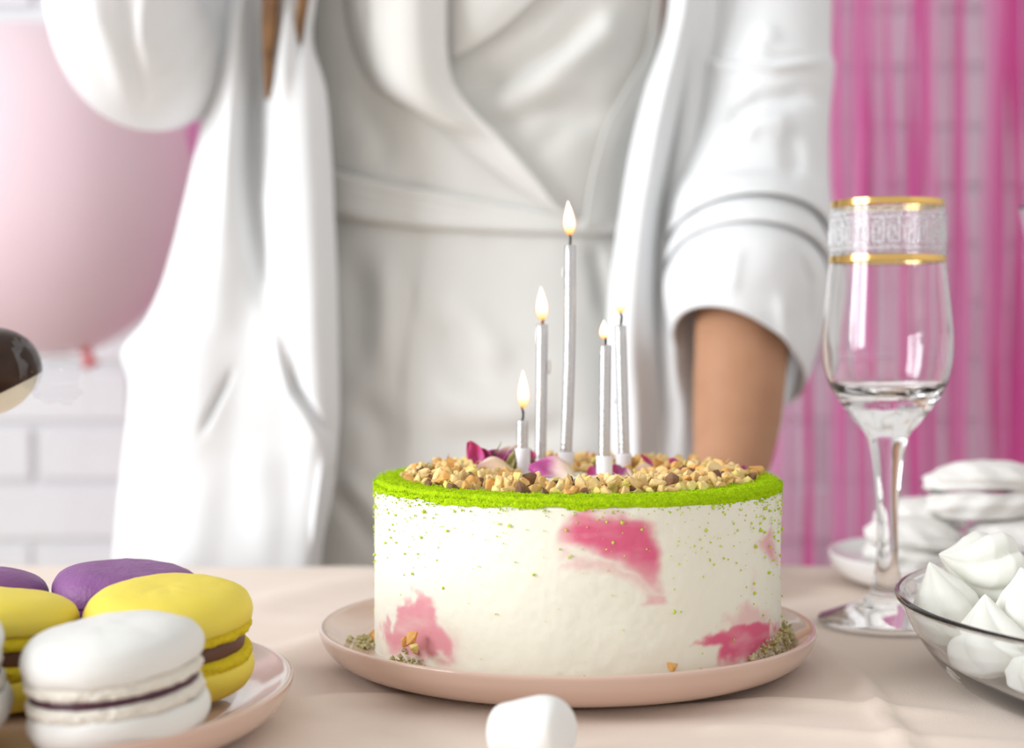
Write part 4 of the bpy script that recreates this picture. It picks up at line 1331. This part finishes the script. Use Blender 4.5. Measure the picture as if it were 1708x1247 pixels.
def rings(name, R, nu, nv, m, parent, strokes=(), solid=.002, wob=.0015, cap=False):
    """R: list of (centre, a-vector, b-vector)"""
    t = np.linspace(0, 2 * PI, nu, endpoint=False)
    G = []
    for c_, a_, b_ in R:
        G.append(np.array(c_)[None] + np.cos(t)[:, None] * np.array(a_)[None] + np.sin(t)[:, None] * np.array(b_)[None])
    V = spline(np.array(G), nv).reshape(-1, 3)
    cy_ = np.repeat(np.interp(np.linspace(0, 1, nv), np.linspace(0, 1, len(R)), [r[0][1] for r in R]), nu)
    mk_ = (V[:, 1] < cy_).astype(float)
    V[:, 1] -= mk_ * wob * fbm(V, 18, 12)
    if strokes:
        V = sculpt(V, strokes, mk_)
    return mk(name, V, grid_faces(nv, nu, True), m, parent, solid=solid)


def hr(pxc, py_, Y, hwpx, dep, tx=0, tz=0):
    s = Y / F
    return (W(pxc, py_, Y), (hwpx * s, 0, -tx * s), (0, -dep, tz))


rings('sleeve', [hr(1180, -520, 1.205, 90, .05), hr(1235, -400, 1.20, 125, .062), hr(1262, -200, 1.18, 124, .062), hr(1266, 0, 1.14, 119, .060), hr(1267, 90, 1.12, 117, .058), hr(1267, 116, 1.115, 122, .062), hr(1267, 150, 1.11, 119, .060),
                 hr(1262, 215, 1.098, 118, .059), hr(1250, 290, 1.082, 131, .060), hr(1247, 350, 1.070, 137, .066, 2, .018), hr(1247, 395, 1.062, 140, .071, 4, .028), hr(1247, 408, 1.06, 138, .071, 4, .030), hr(1247, 404, 1.06, 128, .058, 4, .030), hr(1247, 385, 1.06, 118, .050, 4, .028)], 140, 150, M['suit'], jacket,
      [([(1148, 92), (1200, 110), (1290, 114), (1390, 100)], 7, .006), ([(1148, 80), (1200, 96), (1290, 100), (1390, 86)], 8, -.004), ([(1200, 225), (1230, 192), (1270, 170), (1330, 160), (1390, 170)], 15, -.010), ([(1215, 250), (1260, 205), (1300, 205), (1340, 240)], 16, .007),
       ([(1310, 200), (1325, 260), (1322, 310)], 16, -.006), ([(1300, 40), (1270, 70), (1260, 95)], 20, .004), ([(1160, 330), (1130, 350), (1112, 375)], 8, -.005)])
rings('cuff', [hr(1247, 380, 1.056, 112, .047, 4, .028), hr(1247, 400, 1.055, 123, .054, 5, .029), hr(1247, 420, 1.054, 132, .062, 8, .031), hr(1246, 443, 1.052, 139, .070, 10, .031), hr(1246, 455, 1.052, 138, .071, 12, .031), hr(1246, 451, 1.052, 126, .058, 12, .031), hr(1246, 435, 1.052, 116, .05, 12, .031)], 120, 60, M['suit'], jacket,
      [([(1175, 335), (1150, 365), (1118, 410)], 7, -.004)], .002, .001)
rings('cuff', [hr(1246, 430, 1.048, 110, .047, 12, .030), hr(1246, 448, 1.048, 122, .055, 13, .031), hr(1245, 464, 1.046, 131, .063, 14, .032), hr(1244, 492, 1.040, 137, .070, 20, .032), hr(1240, 535, 1.030, 129, .067, 32, .031), hr(1234, 578, 1.022, 116, .060, 46, .029), hr(1231, 598, 1.018, 110, .058, 52, .028)],
      140, 70, M['suit'], jacket, [([(1180, 375), (1150, 420), (1112, 470)], 8, -.005), ([(1330, 400), (1352, 470), (1350, 580)], 9, -.008), ([(1230, 400), (1215, 500)], 14, .003), ([(1300, 480), (1322, 600)], 14, .004)], .0025, .0014)
# bent sleeve of the raised arm
pth = np.array([(-.175, 1.215, 1.335), (-.205, 1.19, 1.27), (-.232, 1.155, 1.19), (-.252, 1.115, 1.125), (-.260, 1.075, 1.099), (-.267, 1.035, 1.115), (-.270, 1.008, 1.165), (-.266, .99, 1.23), (-.262, .985, 1.285)])
rad = [.060, .064, .063, .060, .056, .052, .048, .045, .044]
k = 110
pp = spline(pth, k); rr = np.interp(np.linspace(0, 1, k), np.linspace(0, 1, len(rad)), rad)
V, Fc = tube(pp, rr, 120, caps=False)
SST = [([(205, -60), (212, 20), (226, 90), (232, 150), (236, 200)], 12, -0.0049), ([(225, 170), (265, 115), (310, 60), (370, -10)], 13, -0.0049), ([(228, 205), (285, 150), (340, 90), (385, 20)], 9, -0.0042), ([(240, 222), (295, 180), (340, 135), (380, 80)], 8, -0.0035), ([(225, 150), (265, 85), (330, 10)], 12, 0.0042),
       ([(228, 190), (285, 132), (345, 70)], 7, 0.0028), ([(140, -60), (165, 40), (205, 140), (225, 200)], 20, 0.0049), ([(255, -60), (240, 30), (230, 120)], 13, 0.0049)]
V = sculpt(V, SST, (V[:, 1] < 1.12).astype(float))
V[:, 1] -= .002 * fbm(V, 18, 31)
mk('sleeve', V, Fc, M['suit'], jacket, solid=.002)

# hair: cap on the head and long locks falling inside the jacket front
q = np.linspace(0, PI, 26)
V, Fc = lathe(np.stack([np.maximum(np.sin(q), 1e-3), -np.cos(q)], -1), 44)
V = V * np.array([.084, .100, .118]) + np.array([BX, BYc - .008, 1.562])
kp = {i for i in range(len(V)) if not (V[i, 1] < BYc - .050 and V[i, 2] < 1.60) and V[i, 2] > 1.46}
hair = mk('hair', V, [ff for ff in Fc if all(i in kp for i in ff)], M['hair'], person, solid=.01)


def lock(path, w0, seed):
    p_ = spline(np.array(path), 40)
    V, Fc = tube(p_, np.interp(np.linspace(0, 1, 40), [0, .3, .75, 1], [w0, w0, w0 * .75, w0 * .08]), 18)
    a_ = np.tile(np.arange(18), 40)
    V[:, 0] += .0016 * np.sin(a_ * 2.1 + seed); V[:, 1] += .0012 * np.cos(a_ * 1.7 + seed)
    mk('hair_lock', V, Fc, M['hair'], hair)


lock([(BX - .07, 1.20, 1.58), (BX - .085, 1.17, 1.45), (-.15, 1.10, 1.33), W(462, -170, 1.055), W(456, -60, 1.036), W(452, 20, 1.034), W(449, 90, 1.040), W(447, 165, 1.048)], .0062, 0)
lock([(BX - .068, 1.19, 1.58), (BX - .082, 1.15, 1.45), (-.14, 1.10, 1.33), W(520, -170, 1.05), W(510, -60, 1.036), W(505, 0, 1.034), W(500, 45, 1.040), W(497, 85, 1.046)], .0035, 2)
for j in range(7):
    x_ = BX - .06 + .02 * j
    lock([(x_, BYc + .075, 1.60), (x_ * 1.05, BYc + .095, 1.48), (x_ * 1.1, BYc + .17, 1.36), (x_ * 1.2, BYc + .185, 1.22)], .016, j)
for j in range(3):
    lock([(BX + .075, BYc + .02 * j, 1.58), (BX + .085, BYc + .02 * j, 1.46), (BX + .09, BYc + .06 + .03 * j, 1.36), (BX + .10, BYc + .17, 1.25)], .014, j)
    lock([(BX - .075, BYc + .02 * j, 1.58), (BX - .085, BYc + .02 * j, 1.46), (BX - .09, BYc + .06 + .03 * j, 1.36), (BX - .10, BYc + .17, 1.25)], .014, j)
